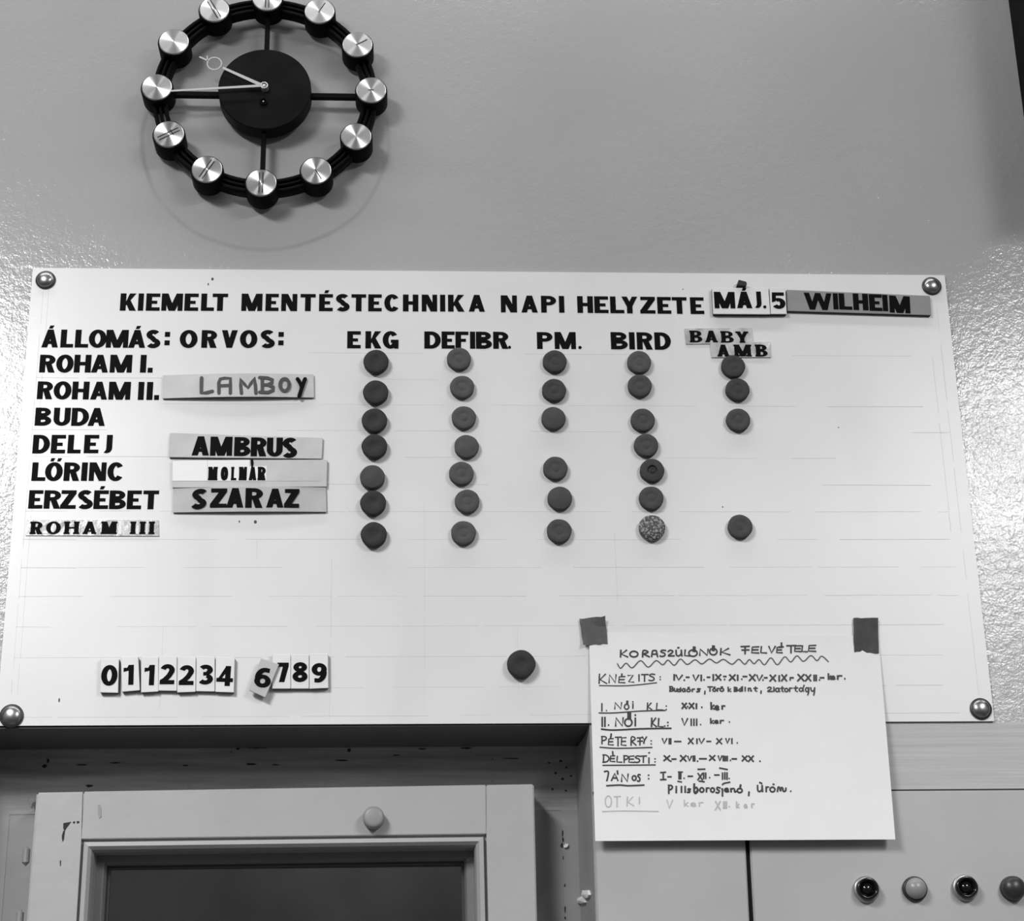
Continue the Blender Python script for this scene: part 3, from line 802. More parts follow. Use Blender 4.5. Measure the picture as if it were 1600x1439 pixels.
# glossy taped strips with slab-serif letters
def strip(name, quad, letters, label, Yb=0, group='taped lettering strips'):
    e, Y = plate(name, quad, .0012, m_strip, label, 'label strip', group, nx=14, base=Yb, bow=0.0003)
    for (ch, a, b, t_, b_) in letters:
        put_letter(ch, a, b, t_, b_, Y - .0003, e, s=.34, t=.13, serif=.055)
    return e
st = strip('label_strip', [(42, 812.5), (247.5, 812.5), (248.5, 837.5), (40, 836.5)],
      [(c_, a, b, 815, 834.4) for c_, a, b in (('R', 48, 66), ('O', 72, 95), ('H', 101, 123), ('A', 130, 150.5), ('M', 159, 182), ('I', 203, 213), ('I', 217.5, 228), ('I', 232, 242))],
      'glossy taped strip lettered ROHAM III at the lower left of the list')
Y = -.0016
for (qd) in ([(186.5, 813.5), (190.5, 813.5), (190, 835), (184, 835)], [(214, 822), (216.8, 820), (217, 835), (212, 834)], [(229, 818), (231, 818), (230.6, 835), (228, 835)]):
    bm = bmesh.new(); ps = [at(x, y, Y) for x, y in qd]; prism(bm, [(p.x, p.z) for p in ps], Y - .0004, Y); tag(obj('tape_fold', bm, m_insert, st), 'bright fold in the tape')
strip('label_strip', [(1069.5, 513.4), (1174.5, 512.6), (1177, 536), (1072, 537.6)],
      [(c_, a, b, t_, t_ + 18.0) for c_, a, b, t_ in (('B', 1078.5, 1097, 516.8), ('A', 1102, 1120.5, 516.8), ('B', 1127, 1146.2, 517.6), ('Y', 1150, 1169, 518))],
      'glossy taped strip lettered BABY as the fifth column heading')
strip('label_strip', [(1109.5, 535.8), (1203, 534.2), (1204.6, 558), (1112, 558.2)],
      [(c_, a, b, 538.6, 557) for c_, a, b in (('A', 1121, 1139), ('M', 1147.5, 1173), ('B', 1181, 1199))],
      'glossy taped strip lettered AMB tucked under the BABY strip', Yb=-.0004)

# number tiles
TILE = 'loose number tiles along the lower edge of the board'
def tile(quad, ch, g_, label, th=.006, m=m_white, rot=0, sl=0, base=0):
    e, Y = plate('number_tile', quad, th, m, label, 'number tile', TILE, nx=1, base=base)
    put_letter(ch, *g_, Y, e, s=.27, t=.20, rot=rot, slant=sl)
def T(x, y): return (140 + x / 4, 1010 + y / 4)
tile([T(68, 72), T(184, 74), T(178, 290), T(64, 288)], '0', (158.2, 183.6, 1039.4, 1071), 'white number 0 tile at the left end of the tile row')
tile([T(195, 64), T(304, 60), T(314, 274), T(202, 284)], '1', (193, 208.8, 1039, 1070), 'white number 1 tile right beside the number 0 tile', rot=1.5)
tile([T(322, 66), T(430, 66), T(430, 282), T(321, 288)], '1', (225.5, 241.2, 1039, 1070.6), 'white number 1 tile touching the first number 2 tile')
tile([T(433, 58), T(546, 62), T(545, 278), T(430, 276)], '2', (250.2, 272.8, 1037.8, 1069), 'white number 2 tile beside the second number 1 tile', th=.0055)
tile([T(549, 64), T(664, 66), T(662, 284), T(547, 288)], '2', (280, 302.8, 1039.4, 1070.2), 'white number 2 tile touching the number 3 tile')
tile([T(667, 60), T(783, 64), T(782, 282), T(665, 280)], '3', (309, 333, 1038.6, 1069.4), 'white tile with a number 3, before the tile with a 4', th=.0055)
tile([T(788, 64), T(908, 68), T(902, 288), T(785, 284)], '4', (338.6, 364.4, 1040.6, 1071.6), 'white number 4 tile at the end of the longer row', rot=-2)
tile([T(1142, 46), T(1256, 50), T(1256, 264), T(1140, 264)], '7', (433, 450.8, 1035.4, 1065.6), 'white number 7 tile partly behind the tilted grey tile')
tile([T(1258, 49), T(1371, 49), T(1371, 264), T(1258, 264)], '8', (457.2, 480.6, 1034.6, 1065.4), 'white tile with a number 8, in the shorter row', th=.0055)
tile([T(1374, 44), T(1490, 44), T(1492, 260), T(1374, 265)], '9', (486.8, 510.4, 1036, 1067), 'white number 9 tile at the right end of the tile row')
tile([T(1072, 73), T(1185, 112), T(1098, 320), T(996, 274)], '6', (398.4, 424.4, 1042.6, 1074.4), 'grey number 6 tile standing crooked before the number 7 tile', th=.0035, m=m_grey, rot=-10, base=-.0062)

# ---------------------------------------------------------------- round magnets
ORD = ['first', 'second', 'third', 'fourth', 'fifth', 'sixth', 'seventh']
def magnet(px, py, row, label, m, r=.01295, h=.0068, kind='ring', n=36, rough=0, taper=1.0):
    p = at(px, py - 1.2, -h)
    e = bmesh.new()
    if kind == 'dark':
        prof = [(0, -h + .0006), (.0048, -h + .0006), (.0062, -h), (r - .0012, -h), (r - .0003, -h + .0005), (r, -h + .0014), (r * .985, -h * .5), (r * .96, -.0001), (0, -.0001)]
    elif kind == 'flat':
        prof = [(0, -h), (r - .0012, -h), (r - .0003, -h + .0005), (r, -h + .0014), (r * .98, -.0001), (0, -.0001)]
    elif kind == 'hole':
        prof = [(0, -h + .0014), (.0016, -h + .0005), (.0030, -h + .0022), (.0046, -h + .0022), (.0055, -h), (r - .0012, -h), (r - .0003, -h + .0005), (r, -h + .0014), (r * .98, -.0001), (0, -.0001)]
    else:
        prof = [(0, -h + .0001), (.0036, -h + .0001), (.0044, -h + .0004), (.0054, -h + .0004), (.0064, -h), (r - .0012, -h), (r - .0003, -h + .0005), (r, -h + .0014), (r * .98, -.0001), (0, -.0001)]
    ph = random.uniform(0, 6)
    sq = lambda a: 1 + .008 * math.sin(3 * a + ph) + .006 * math.sin(7 * a + ph * 2)
    if kind == 'dark': sq = lambda a: 1 + .012 * math.cos(4 * (a - PI / 4) + PI) + .006 * math.sin(5 * a + ph)
    lathe(e, prof, p.x, p.z, n, sq)
    bmesh.ops.translate(e, verts=e.verts, vec=Vector((-p.x, 0, -p.z)))
    o = obj('round_magnet', e, m, None, True)
    o.location = (p.x, 0, p.z)
    try:
        md = o.modifiers.new('edge', 'EDGE_SPLIT'); md.split_angle = math.radians(55)
    except Exception: pass
    tag(o, label, 'magnet', 'round magnets in the status columns')
    return o
cols = {
 'EKG': [(587.5, 565, 0), (587, 613, 1), (585, 657, 2), (585, 697.5, 3), (581.8, 745.5, 4), (583, 786, 5), (584, 835.5, 6)],
 'DEFIBR.': [(717.2, 561, 0), (722.2, 605, 1), (724.8, 652.8, 2), (729, 698, 3), (721, 740, 4), (730, 783.6, 5), (724.3, 833, 6)],
 'PM.': [(867, 565, 0), (866, 610, 1), (865, 654, 2), (868, 732, 4), (875, 779, 5), (874, 830, 6)],
 'fourth heading': [(999, 566, 0), (1000, 603, 1), (1004.7, 656.5, 2), (1010, 696, 3), (1019.3, 735.4, 4), (1018, 778.6, 5), (1019.2, 825, 6)],
 'BABY AMB': [(1146, 572.5, 0), (1153, 609, 1), (1154, 656.3, 2), (1157, 823, 6)]}
for key, lst in cols.items():
    head = 'in the column headed ' + key if key != 'fourth heading' else 'in the fourth column of magnets'
    for i, (x, y, row) in enumerate(lst):
        pos = f'{ORD[row]} row'
        if key == 'EKG' and row == 4:
            magnet(x, y, row, f'lighter grey magnet {head}, {pos}, the palest one there', m_mag, kind='flat', h=.0085)
        elif key == 'EKG':
            magnet(x, y, row, f'thick blackish round magnet {head}, {pos} from the top', m_mag_dark, r=.0134, h=.0085, kind='dark')
        elif key == 'fourth heading' and row == 6:
            magnet(x, y, row, f'speckled rough round magnet at the bottom of the fourth magnet column', m_mag_spk, kind='flat', r=.0139, n=30)
        elif key == 'fourth heading' and row == 4:
            magnet(x, y, row, f'dark grey magnet with a black centre hole {head}', m_mag_mid, kind='hole')
        elif key == 'BABY AMB' and row == 6:
            magnet(x, y, row, 'grey round magnet alone at the bottom of the BABY AMB column', m_mag)
        else:
            mm = m_mag_light if key == 'DEFIBR.' or (key, row) in (('fourth heading', 0),) else (m_mag_mid if (key, row) in (('PM.', 0), ('PM.', 1), ('BABY AMB', 1), ('BABY AMB', 0)) else m_mag)
            magnet(x, y, row, f'grey round magnet {head}, {pos} from the top', mm, kind='ring' if not ((key, row) in (('DEFIBR.', 3), ('PM.', 5), ('PM.', 2))) else 'flat')
magnet(814.6, 1038, 0, 'blackish round magnet alone between the number tiles and the note', m_mag_dark, r=.0144, h=.0088, kind='dark')

# ---------------------------------------------------------------- the handwritten note
QT, QB = -.0016, -.017
def paperY(u, v):      # u across, v down 0..1
    return QT + (QB - QT) * v ** 1.4 - .004 * max(0, u - .75) * v + .0008 * math.sin(u * 7) * v
PC = [(920, 987.5), (1372.5, 993.5), (1399, 1311.5), (930, 1314)]
def paper_px(u, v):
    a = ((PC[0][0] * (1 - u) + PC[1][0] * u), (PC[0][1] * (1 - u) + PC[1][1] * u))
    b = ((PC[3][0] * (1 - u) + PC[2][0] * u), (PC[3][1] * (1 - u) + PC[2][1] * u))
    return a[0] * (1 - v) + b[0] * v, a[1] * (1 - v) + b[1] * v
note = empty('handwritten_note', (at(1150, 1310, 0).x, 0, at(1150, 1310, 0).z), 'white paper note handwritten in black pen, taped over the lower right of the board', 'note')
bm = bmesh.new(); NU, NV = 60, 44; grid = []
for j in range(NV + 1):
    row = []
    for i in range(NU + 1):
        u, v = i / NU, j / NV
        row.append(bm.verts.new(at(*paper_px(u, v), paperY(u, v))))
    grid.append(row)
for j in range(NV):
    for i in range(NU): bm.faces.new((grid[j][i], grid[j][i + 1], grid[j + 1][i + 1], grid[j + 1][i]))
obj('paper_sheet', bm, m_paper, note)
def on_paper(px, py, lift=.0004):
    v = (py - 990) / 322; u = (px - 920 - 10 * v) / (452 + 17 * v)
    v = min(max(v, 0), 1); u = min(max(u, 0), 1)
    return at(px, py, paperY(u, v) - lift)
def smooth(pts, n=6):
    out = []
    for i in range(len(pts) - 1):
        p0 = pts[max(i - 1, 0)]; p1 = pts[i]; p2 = pts[i + 1]; p3 = pts[min(i + 2, len(pts) - 1)]
        for k in range(n):
            t = k / n
            out.append(tuple(.5 * (2 * p1[c] + (p2[c] - p0[c]) * t + (2 * p0[c] - 5 * p1[c] + 4 * p2[c] - p3[c]) * t * t + (-p0[c] + 3 * p1[c] - 3 * p2[c] + p3[c]) * t ** 3) for c in (0, 1)))
    out.append(pts[-1]); return out
E_ = lambda cx, cy, rx, ry, a0=90, a1=450, n=14: ell(cx, cy, rx, ry, a0, a1, n)
HW = {
 'K': [[(0.05, 1), (0, 0)], [(.85, 1), (.12, .42), (1, 0)]], 'O': [E_(.5, .5, .5, .5)], 'R': [[(.12, 0), (.18, 1), (.7, .95), (.8, .72), (.2, .5)], [(.2, .5), (1, .02)]],
 'A': [[(0, 0), (.15, .9), (.45, 1), (.8, .95), (.85, .5), (1, 0)], [(.1, .42), (.95, .42)]], 'Ä': [[(0, 0), (.5, 1), (1, 0)], [(.2, .36), (.85, .36)]],
 'S': [[(1, .95), (.4, 1), (.15, .75), (.8, .5), (.85, .15), (.4, 0), (0, .08)]], 'Z': [[(0, .95), (.9, 1), (.1, .03), (1, 0)]],
 '2': [[(0, .75), (.35, 1), (.75, .85), (.6, .5), (0, .02), (1, .02)]], 'U': [[(0, 1), (.05, .2), (.4, 0), (.85, .3), (.9, 1)], [(.9, 1), (1, 0)]],
 'L': [[(.1, 1), (0, .05), (1, 0)]], 'N': [[(0, 0), (.05, 1), (.9, 0), (1, 1)]], 'F': [[(0, .95), (1, 1)], [(.5, .95), (.48, 0)], [(.1, .5), (.95, .52)]],
 'E': [[(1, 1), (.1, .95), (0, .05), (1, 0)], [(.05, .5), (.9, .52)]], 'V': [[(0, 1), (.4, 0), (1, 1)]], 'T': [[(0, .97), (1, 1)], [(.45, 1), (.45, 0)]],
 'I': [[(.5, 1), (.5, 0)]], 'X': [[(.05, 1), (1, 0)], [(1, 1), (0, 0)]], 'P': [[(.1, 0), (.1, 1)], [(.0, 1), (.7, .98), (.95, .75), (.6, .5), (.12, .46)]],
 'D': [[(.1, 0), (.12, 1)], [(0, 1), (.6, .95), (1, .55), (.7, .1), (.0, 0)]], 'Y': [[(0, 1), (.45, .5), (.9, 1)], [(.9, 1), (.45, .5), (.3, 0)]], 'J': [[(0, 1), (1, 1), (.8, .3), (.6, 0)]],
 'B': [[(.1, 0), (.12, 1)], [(0, 1), (.7, .95), (.7, .6), (.15, .5), (.85, .4), (.85, .1), (0, 0)]], 'C': [[(1, .9), (.4, 1), (0, .5), (.4, 0), (1, .1)]],
 'k': [[(0, 1), (.05, 0)], [(.8, .6), (.1, .25), (.9, 0)]], 'e': [[(0, .45), (.9, .55), (.6, 1), (.1, .8), (.05, .3), (.5, 0), (1, .15)]], 'r': [[(.1, 1), (.1, 0)], [(.1, .6), (.5, 1), (1, .95)]],
 'u': [[(0, 1), (.1, .15), (.5, .05), (.8, .4), (.85, 1), (.9, 0)]], 'd': [E_(.35, .3, .35, .3), [(.75, 1), (.75, 0)]], 'a': [E_(.4, .5, .4, .5), [(.85, 1), (.85, .2), (1, 0)]],
 'o': [E_(.5, .5, .5, .5)], 's': [[(1, .9), (.3, 1), (.3, .6), (.8, .4), (.6, 0), (0, .05)]], 'b': [[(0, 1), (0, 0), (.6, 0), (1, .3), (.6, .6), (.05, .45)]],
 'l': [[(.5, 1), (.5, 0)]], 'i': [[(.5, .7), (.5, 0)], [(.5, 1), (.52, .94)]], 'n': [[(0, 1), (.05, 0)], [(.05, .7), (.4, 1), (.7, .8), (.75, 0), (1, .1)]], 't': [[(.5, 1), (.45, .1), (.9, 0)], [(0, .65), (1, .7)]],
 'g': [E_(.4, .72, .35, .27), [(.85, 1), (.8, .4), (.6, 0)]], 'y': [[(0, 1), (.2, .55), (.7, .6), (.9, 1)], [(.9, 1), (.85, .4), (.7, 0)]], 'j': [[(.5, 1), (.5, 0)], [(.1, 1), (.5, 1)]],
 'm': [[(0, 0), (.08, 1), (.25, .9), (.35, .1), (.45, .9), (.62, .8), (.68, .1), (.95, .15), (1, .8)]], '-': [[(0, .5), (1, .5)]], '.': [[(.4, .5), (.6, .5)]], ',': [[(.6, 1), (.4, 0)]], ':': [[(.5, 1), (.5, .9)], [(.5, .1), (.5, 0)]],
 'H': [[(0, 1), (0, 0)], [(1, 1), (1, 0)], [(0, .5), (1, .5)]],
}
def handline(items, org, sc, wd=.00125, m=m_pen, label=None, raw=(), name='handwriting', wave=None):
    """items: (ch, x0, x1, ytop, ybot) in crop coordinates"""
    bm = bmesh.new()
    def stroke(pxs, w_):
        w_ *= 1.12
        pts = [on_paper(org[0] + x / sc, org[1] + y / sc) for x, y in pxs]
        q2 = [(p.x, p.z) for p in pts]
        n_ = len(pts); Ls, Rs = [], []
        for i in range(n_):
            a, b = q2[max(i - 1, 0)], q2[min(i + 1, n_ - 1)]
            dx, dz = b[0] - a[0], b[1] - a[1]; l = math.hypot(dx, dz) or 1
            ex_ = Vector((dx / l, 0, dz / l)) * w_ * .35
            nn = Vector((-dz / l, 0, dx / l)) * w_ / 2
            p = Vector(pts[i]) - (ex_ if i == 0 else Vector()) + (ex_ if i == n_ - 1 else Vector())
            Ls.append(bm.verts.new(p + nn)); Rs.append(bm.verts.new(p - nn))
        for i in range(n_ - 1): bm.faces.new((Ls[i], Ls[i + 1], Rs[i + 1], Rs[i]))
    for it in items:
        ch, x0, x1, yt, yb = it[:5]
        for path in HW[ch]:
            pp = smooth(path, 3) if len(path) > 3 and ch not in 'NZEXVLKMT' else path
            stroke([(x0 + u * (x1 - x0), yb - v * (yb - yt)) for u, v in pp], wd)
    for r_ in raw:
        stroke(smooth(r_[1], 5) if len(r_[1]) > 2 else r_[1], wd * r_[0])
    o = obj(name, bm, m, note)
    if label: tag(o, label)
    return o
A1, A2, A3, A4 = (900, 950), (1140, 950), (920, 1080), (1080, 1150)
K1 = 6.154; K4 = 8.889
handline([('K', 428, 497, 405, 470), ('O', 518, 595, 415, 470), ('R', 632, 705, 410, 470), ('A', 727, 785, 408, 468), ('S', 808, 862, 405, 465), ('2', 885, 945, 405, 460), ('U', 962, 1018, 405, 460),
          ('L', 1045, 1095, 402, 460), ('O', 1085, 1165, 402, 464), ('N', 1190, 1270, 395, 455), ('O', 1285, 1355, 388, 450), ('K', 1390, 1480, 388, 450)], A1, K1, .0015, label='underlined heading, first word',
         raw=[(1, [(978, 382), (990, 380)]), (1.9, [(1137, 378), (1134, 412)]), (1.9, [(1322, 368), (1320, 404)])])
handline([('F', 110, 190, 367, 440), ('E', 212, 280, 372, 432), ('L', 300, 355, 370, 432), ('V', 378, 440, 368, 430), ('E', 452, 505, 376, 430), ('T', 550, 640, 360, 430), ('E', 625, 685, 362, 418), ('L', 695, 745, 362, 420), ('E', 758, 828, 358, 416)], A2, K1, .0015,
         label='underlined heading, second word', raw=[(1.1, [(499, 335), (498, 378)]), (1, [(475, 374), (516, 372)])])
wv = [(398, 535), (430, 578), (482, 530), (540, 575), (620, 505), (695, 568), (770, 505), (835, 545), (885, 500), (945, 550), (1005, 490), (1070, 542), (1145, 497), (1210, 537), (1283, 490), (1350, 527), (1418, 493), (1500, 540)]
wv += [(x + 1477, y) for x, y in ((88, 492), (145, 540), (190, 495), (235, 535), (283, 495), (335, 545), (397, 478), (460, 545), (530, 468), (588, 518), (648, 458), (710, 512), (782, 456), (840, 505), (885, 462), (950, 515))]
handline([], A1, K1, .0011, m_pen2, raw=[(1, wv)], name='wavy_underline', label='wavy pen line under the heading')
handline([('K', 222, 295, 635, 725), ('N', 318, 385, 640, 718), ('E', 410, 470, 658, 718), ('Z', 500, 555, 645, 712), ('I', 600, 612, 640, 702), ('T', 630, 695, 638, 705), ('S', 700, 757, 635, 698), (':', 805, 815, 660, 688)], A1, K1,
         raw=[(1.2, [(441, 634), (439, 658)]), (.8, [(225, 745), (500, 746), (775, 718)])])
handline([('I', 938, 950, 640, 692), ('V', 962, 1022, 645, 692), ('.', 1036, 1046, 690, 696), ('-', 1060, 1086, 655, 675), ('V', 1128, 1180, 645, 698), ('I', 1198, 1210, 645, 698), ('.', 1226, 1236, 686, 694), ('-', 1262, 1286, 655, 675),
          ('I', 1314, 1326, 640, 696), ('X', 1342, 1392, 640, 692), ('-', 1420, 1442, 650, 665), ('.', 1424, 1434, 683, 690), ('X', 1475, 1530, 642, 695), ('I', 1550, 1560, 645, 695)], A1, K1, .0016)
handline([('.', 112, 122, 680, 688), ('-', 130, 165, 648, 668), ('X', 190, 245, 640, 698), ('V', 262, 315, 645, 698), ('.', 316, 326, 688, 696), ('-', 335, 360, 660, 680), ('X', 388, 442, 645, 702), ('I', 472, 482, 650, 702), ('X', 500, 548, 642, 700),
          ('.', 577, 587, 685, 693), ('-', 582, 612, 660, 680), ('X', 655, 715, 638, 700), ('X', 730, 780, 642, 700), ('I', 808, 818, 645, 698), ('I', 828, 838, 645, 698), ('.', 860, 870, 688, 694), ('-', 872, 906, 662, 678),
          ('k', 950, 980, 632, 684), ('e', 978, 1012, 655, 684), ('r', 1035, 1078, 650, 684), ('.', 1104, 1112, 676, 682)], A2, K1, .0016)
handline([('B', 900, 938, 755, 800), ('u', 945, 975, 770, 802), ('d', 978, 1015, 765, 803), ('a', 1022, 1052, 775, 803), ('o', 1066, 1100, 778, 804), ('r', 1116, 1140, 778, 803), ('s', 1160, 1195, 775, 805), (',', 1232, 1246, 798, 826),
          ('T', 1268, 1312, 757, 800), ('o', 1315, 1345, 775, 800), ('r', 1358, 1380, 772, 800), ('o', 1385, 1420, 772, 800), ('k', 1463, 1492, 760, 802), ('B', 1520, 1556, 762, 800), ('d', 1568, 1598, 760, 800)], A1, K1, .0013,
         raw=[(1, [(1076, 765), (1090, 763)]), (1, [(1325, 762), (1338, 760)]), (1, [(1395, 760), (1410, 758)])])
handline([('l', 118, 128, 755, 798), ('i', 145, 155, 760, 798), ('n', 180, 212, 770, 798), ('t', 232, 266, 758, 800), (',', 296, 308, 795, 820), ('2', 365, 412, 760, 802), ('i', 420, 432, 760, 802), ('a', 442, 482, 770, 804), ('t', 492, 520, 755, 804),
          ('o', 530, 562, 772, 804), ('r', 575, 602, 768, 802), ('t', 618, 655, 752, 802), ('a', 670, 712, 768, 800), ('g', 728, 768, 765, 835), ('y', 780, 822, 765, 836)], A2, K1, .0013, raw=[(1, [(716, 742), (712, 758)])])
handline([('I', 120, 132, 118, 190), ('.', 165, 175, 182, 190), ('N', 250, 315, 108, 170), ('O', 342, 385, 125, 173), ('i', 418, 430, 100, 165), ('K', 563, 605, 112, 175), ('L', 650, 710, 115, 180), ('.', 718, 730, 180, 187), (':', 740, 750, 140, 178)], A3, K1,
         raw=[(1.6, [(370, 96), (369, 122)]), (.9, [(98, 208), (240, 208), (500, 190), (735, 184)])])
handline([('X', 897, 938, 115, 165), ('.', 946, 955, 142, 152), ('X', 965, 1010, 115, 165), ('I', 1030, 1040, 120, 166), ('.', 1082, 1092, 150, 158), ('k', 1176, 1210, 108, 172), ('e', 1215, 1250, 140, 178), ('r', 1280, 1308, 140, 172)], A3, K1, .0016)
handline([('I', 124, 134, 250, 338), ('I', 150, 160, 250, 338), ('.', 185, 195, 320, 330), ('N', 258, 330, 255, 335), ('O', 345, 415, 264, 336), ('i', 442, 452, 226, 332), ('K', 603, 650, 258, 340), ('L', 668, 715, 262, 342), ('.', 726, 736, 330, 340), (':', 755, 765, 298, 332)], A3, K1, .0015,
         raw=[(2.4, [(389, 218), (389, 262)]), (1, [(122, 364), (240, 373), (500, 361), (790, 356)])])
handline([('V', 897, 950, 262, 328), ('I', 980, 990, 266, 328), ('I', 1006, 1016, 266, 328), ('I', 1032, 1042, 266, 328), ('.', 1070, 1080, 316, 324), ('k', 1172, 1205, 262, 308), ('e', 1212, 1244, 280, 308), ('r', 1262, 1296, 280, 308), ('.', 1348, 1356, 292, 298)], A3, K1, .0014)
handline([('P', 122, 172, 435, 506), ('E', 188, 235, 455, 516), ('T', 255, 312, 440, 525), ('E', 312, 358, 445, 520), ('R', 400, 455, 440, 520), ('F', 465, 520, 445, 516), ('Y', 515, 560, 438, 502), (':', 595, 605, 475, 508)], A3, K1,
         raw=[(1.2, [(216, 410), (210, 448)]), (.9, [(108, 538), (250, 548), (400, 546), (608, 540)])])
handline([('V', 708, 750, 455, 502), ('I', 770, 778, 455, 505), ('I', 784, 792, 455, 505), ('-', 825, 885, 470, 496), ('X', 957, 1003, 452, 505), ('I', 1036, 1044, 458, 502), ('V', 1062, 1110, 456, 502), ('-', 1136, 1172, 472, 492), ('X', 1228, 1278, 455, 505), ('V', 1318, 1352, 455, 500), ('I', 1372, 1380, 455, 502), ('.', 1424, 1432, 492, 500)], A3, K1, .0014)
handline([('D', 135, 195, 612, 682), ('E', 206, 250, 620, 676), ('L', 270, 316, 625, 682), ('P', 335, 382, 620, 685), ('E', 385, 435, 622, 684), ('S', 440, 495, 622, 684), ('T', 500, 555, 622, 684), ('I', 572, 584, 640, 692), (':', 632, 642, 648, 680)], A3, K1,
         raw=[(1.1, [(229, 580), (232, 612)]), (.9, [(135, 712), (640, 708)]), (1, [(576, 592), (584, 590)])])
handline([('X', 722, 778, 620, 668), ('.', 786, 794, 668, 676), ('-', 800, 838, 642, 662), ('X', 880, 935, 618, 672), ('V', 952, 988, 625, 670), ('I', 1002, 1010, 622, 670), ('I', 1014, 1022, 622, 670), ('.', 1042, 1050, 668, 676), ('-', 1065, 1130, 638, 660), ('X', 1160, 1212, 618, 664),
          ('V', 1245, 1280, 622, 668), ('I', 1290, 1298, 622, 668), ('I', 1308, 1316, 625, 668), ('I', 1328, 1334, 625, 668), ('.', 1358, 1366, 660, 668), ('-', 1378, 1420, 640, 660), ('X', 1475, 1522, 622, 670), ('X', 1535, 1582, 622, 675), ('.', 1642, 1650, 668, 676)], A3, K1, .0015)
handline([('J', 150, 188, 772, 860), ('Ä', 218, 280, 790, 858), ('N', 315, 378, 796, 868), ('O', 418, 455, 812, 856), ('S', 468, 494, 800, 866), (':', 570, 580, 805, 842)], A3, K1, .0014,
         raw=[(1.1, [(275, 765), (278, 795)]), (1, [(172, 908), (300, 902), (380, 908), (530, 902)])])
handline([('I', 710, 722, 780, 848), ('-', 760, 792, 812, 832), ('I', 864, 872, 790, 842), ('I', 880, 888, 790, 842), ('.', 912, 920, 832, 840), ('-', 955, 998, 808, 826), ('X', 1048, 1092, 790, 852), ('I', 1100, 1108, 785, 840), ('I', 1120, 1128, 785, 838), ('.', 1158, 1165, 826, 834), ('-', 1210, 1252, 796, 814),
          ('I', 1282, 1290, 785, 846), ('I', 1304, 1312, 782, 844), ('I', 1326, 1332, 782, 846), ('.', 1346, 1352, 836, 842)], A3, K1, .0014,
         raw=[(1, [(690, 782), (738, 778)]), (1, [(690, 850), (742, 848)]), (.9, [(862, 776), (900, 777)]), (.9, [(856, 866), (892, 872)]), (1, [(1050, 750), (1116, 748)]), (1, [(1062, 864), (1110, 870)]), (1, [(1258, 738), (1332, 752)]), (1, [(1285, 898), (1300, 886), (1356, 874)])])
handline([('P', 765, 806, 905, 982), ('i', 836, 846, 915, 975), ('l', 886, 896, 915, 972), ('i', 922, 932, 915, 972), ('s', 948, 978, 938, 972), ('b', 1015, 1050, 890, 975)], A3, K1, .0015)
handline([('b', 40, 88, 670, 775), ('o', 120, 175, 718, 778), ('r', 208, 248, 720, 775), ('o', 270, 322, 720, 778), ('s', 345, 400, 712, 788), ('j', 422, 446, 735, 832), ('e', 465, 520, 725, 775), ('n', 550, 622, 728, 775), ('o', 640, 708, 728, 785), (',', 790, 812, 775, 826),
          ('U', 922, 992, 685, 770), ('r', 1038, 1076, 705, 772), ('o', 1095, 1162, 710, 775), ('m', 1198, 1315, 710, 770), ('.', 1378, 1388, 762, 770)], A4, K4, .0015,
         raw=[(1.2, [(686, 680), (682, 705)]), (1, [(952, 645), (980, 658)]), (1, [(1138, 668), (1150, 672)])][0:3])
handline([('O', 158, 218, 1005, 1112), ('T', 245, 305, 1010, 1112), ('K', 368, 432, 1015, 1100), ('I', 482, 492, 1018, 1082), ('V', 752, 806, 1045, 1125), ('k', 918, 962, 1045, 1105), ('e', 980, 1030, 1072, 1105), ('r', 1058, 1100, 1068, 1105)], A3, K1, .0009, m_faint,
         raw=[(.8, [(130, 1156), (330, 1150), (670, 1155)])], label='faint half-erased pencil line')
handline([('X', 335, 405, 905, 1025), ('I', 445, 455, 912, 1000), ('I', 465, 475, 910, 1000), ('I', 485, 495, 908, 1000), ('.', 522, 536, 972, 984), ('k', 630, 670, 912, 995), ('e', 735, 775, 950, 995), ('r', 838, 875, 940, 990)], A4, K4, .0012, m_faint, label='faint half-erased pencil line')

def tape(quad, m, label, curls=()):
    bm = bmesh.new()
    q = [at(x, y, -.0026) for x, y in quad]
    n = 6
    g_ = [[None] * (n + 1) for _ in range(n + 1)]
    for j in range(n + 1):
        for i in range(n + 1):
            u, v = i / n, j / n
            p = q[0].lerp(q[1], u).lerp(q[3].lerp(q[2], u), v)
            y = -.0024 - .0004 * math.sin(u * 5 + v * 3)
            z = p.z + (random.uniform(-.0006, .0006) if j in (0, n) else 0); x = p.x + (random.uniform(-.0003, .0003) if i in (0, n) else 0)
            for (cu, cv, amt) in curls:
                d = math.hypot(u - cu, v - cv)
                if d < .30: y -= amt * (1 - d / .30)
            g_[j][i] = bm.verts.new((x, y, z))
    for j in range(n):
        for i in range(n): bm.faces.new((g_[j][i], g_[j][i + 1], g_[j + 1][i + 1], g_[j + 1][i]))
    bmesh.ops.solidify(bm, geom=bm.faces[:], thickness=.0003)
    return tag(obj('tape_piece', bm, m), label, 'tape', 'tape pieces holding the note')
tape([(905, 966.5), (945.5, 964.5), (949.5, 1005.5), (911, 1009.5)], m_tape, 'mid grey tape square with curled corners at the upper left of the note', [(1, 0, .004), (.75, 0, .003), (0, 1, .004)])
tape([(1333, 965.3), (1371.8, 965.5), (1373.3, 1021), (1334.5, 1018.5)], m_tape2, 'dark grey tape oblong at the upper right corner of the note', [(1, 0, .0015)])

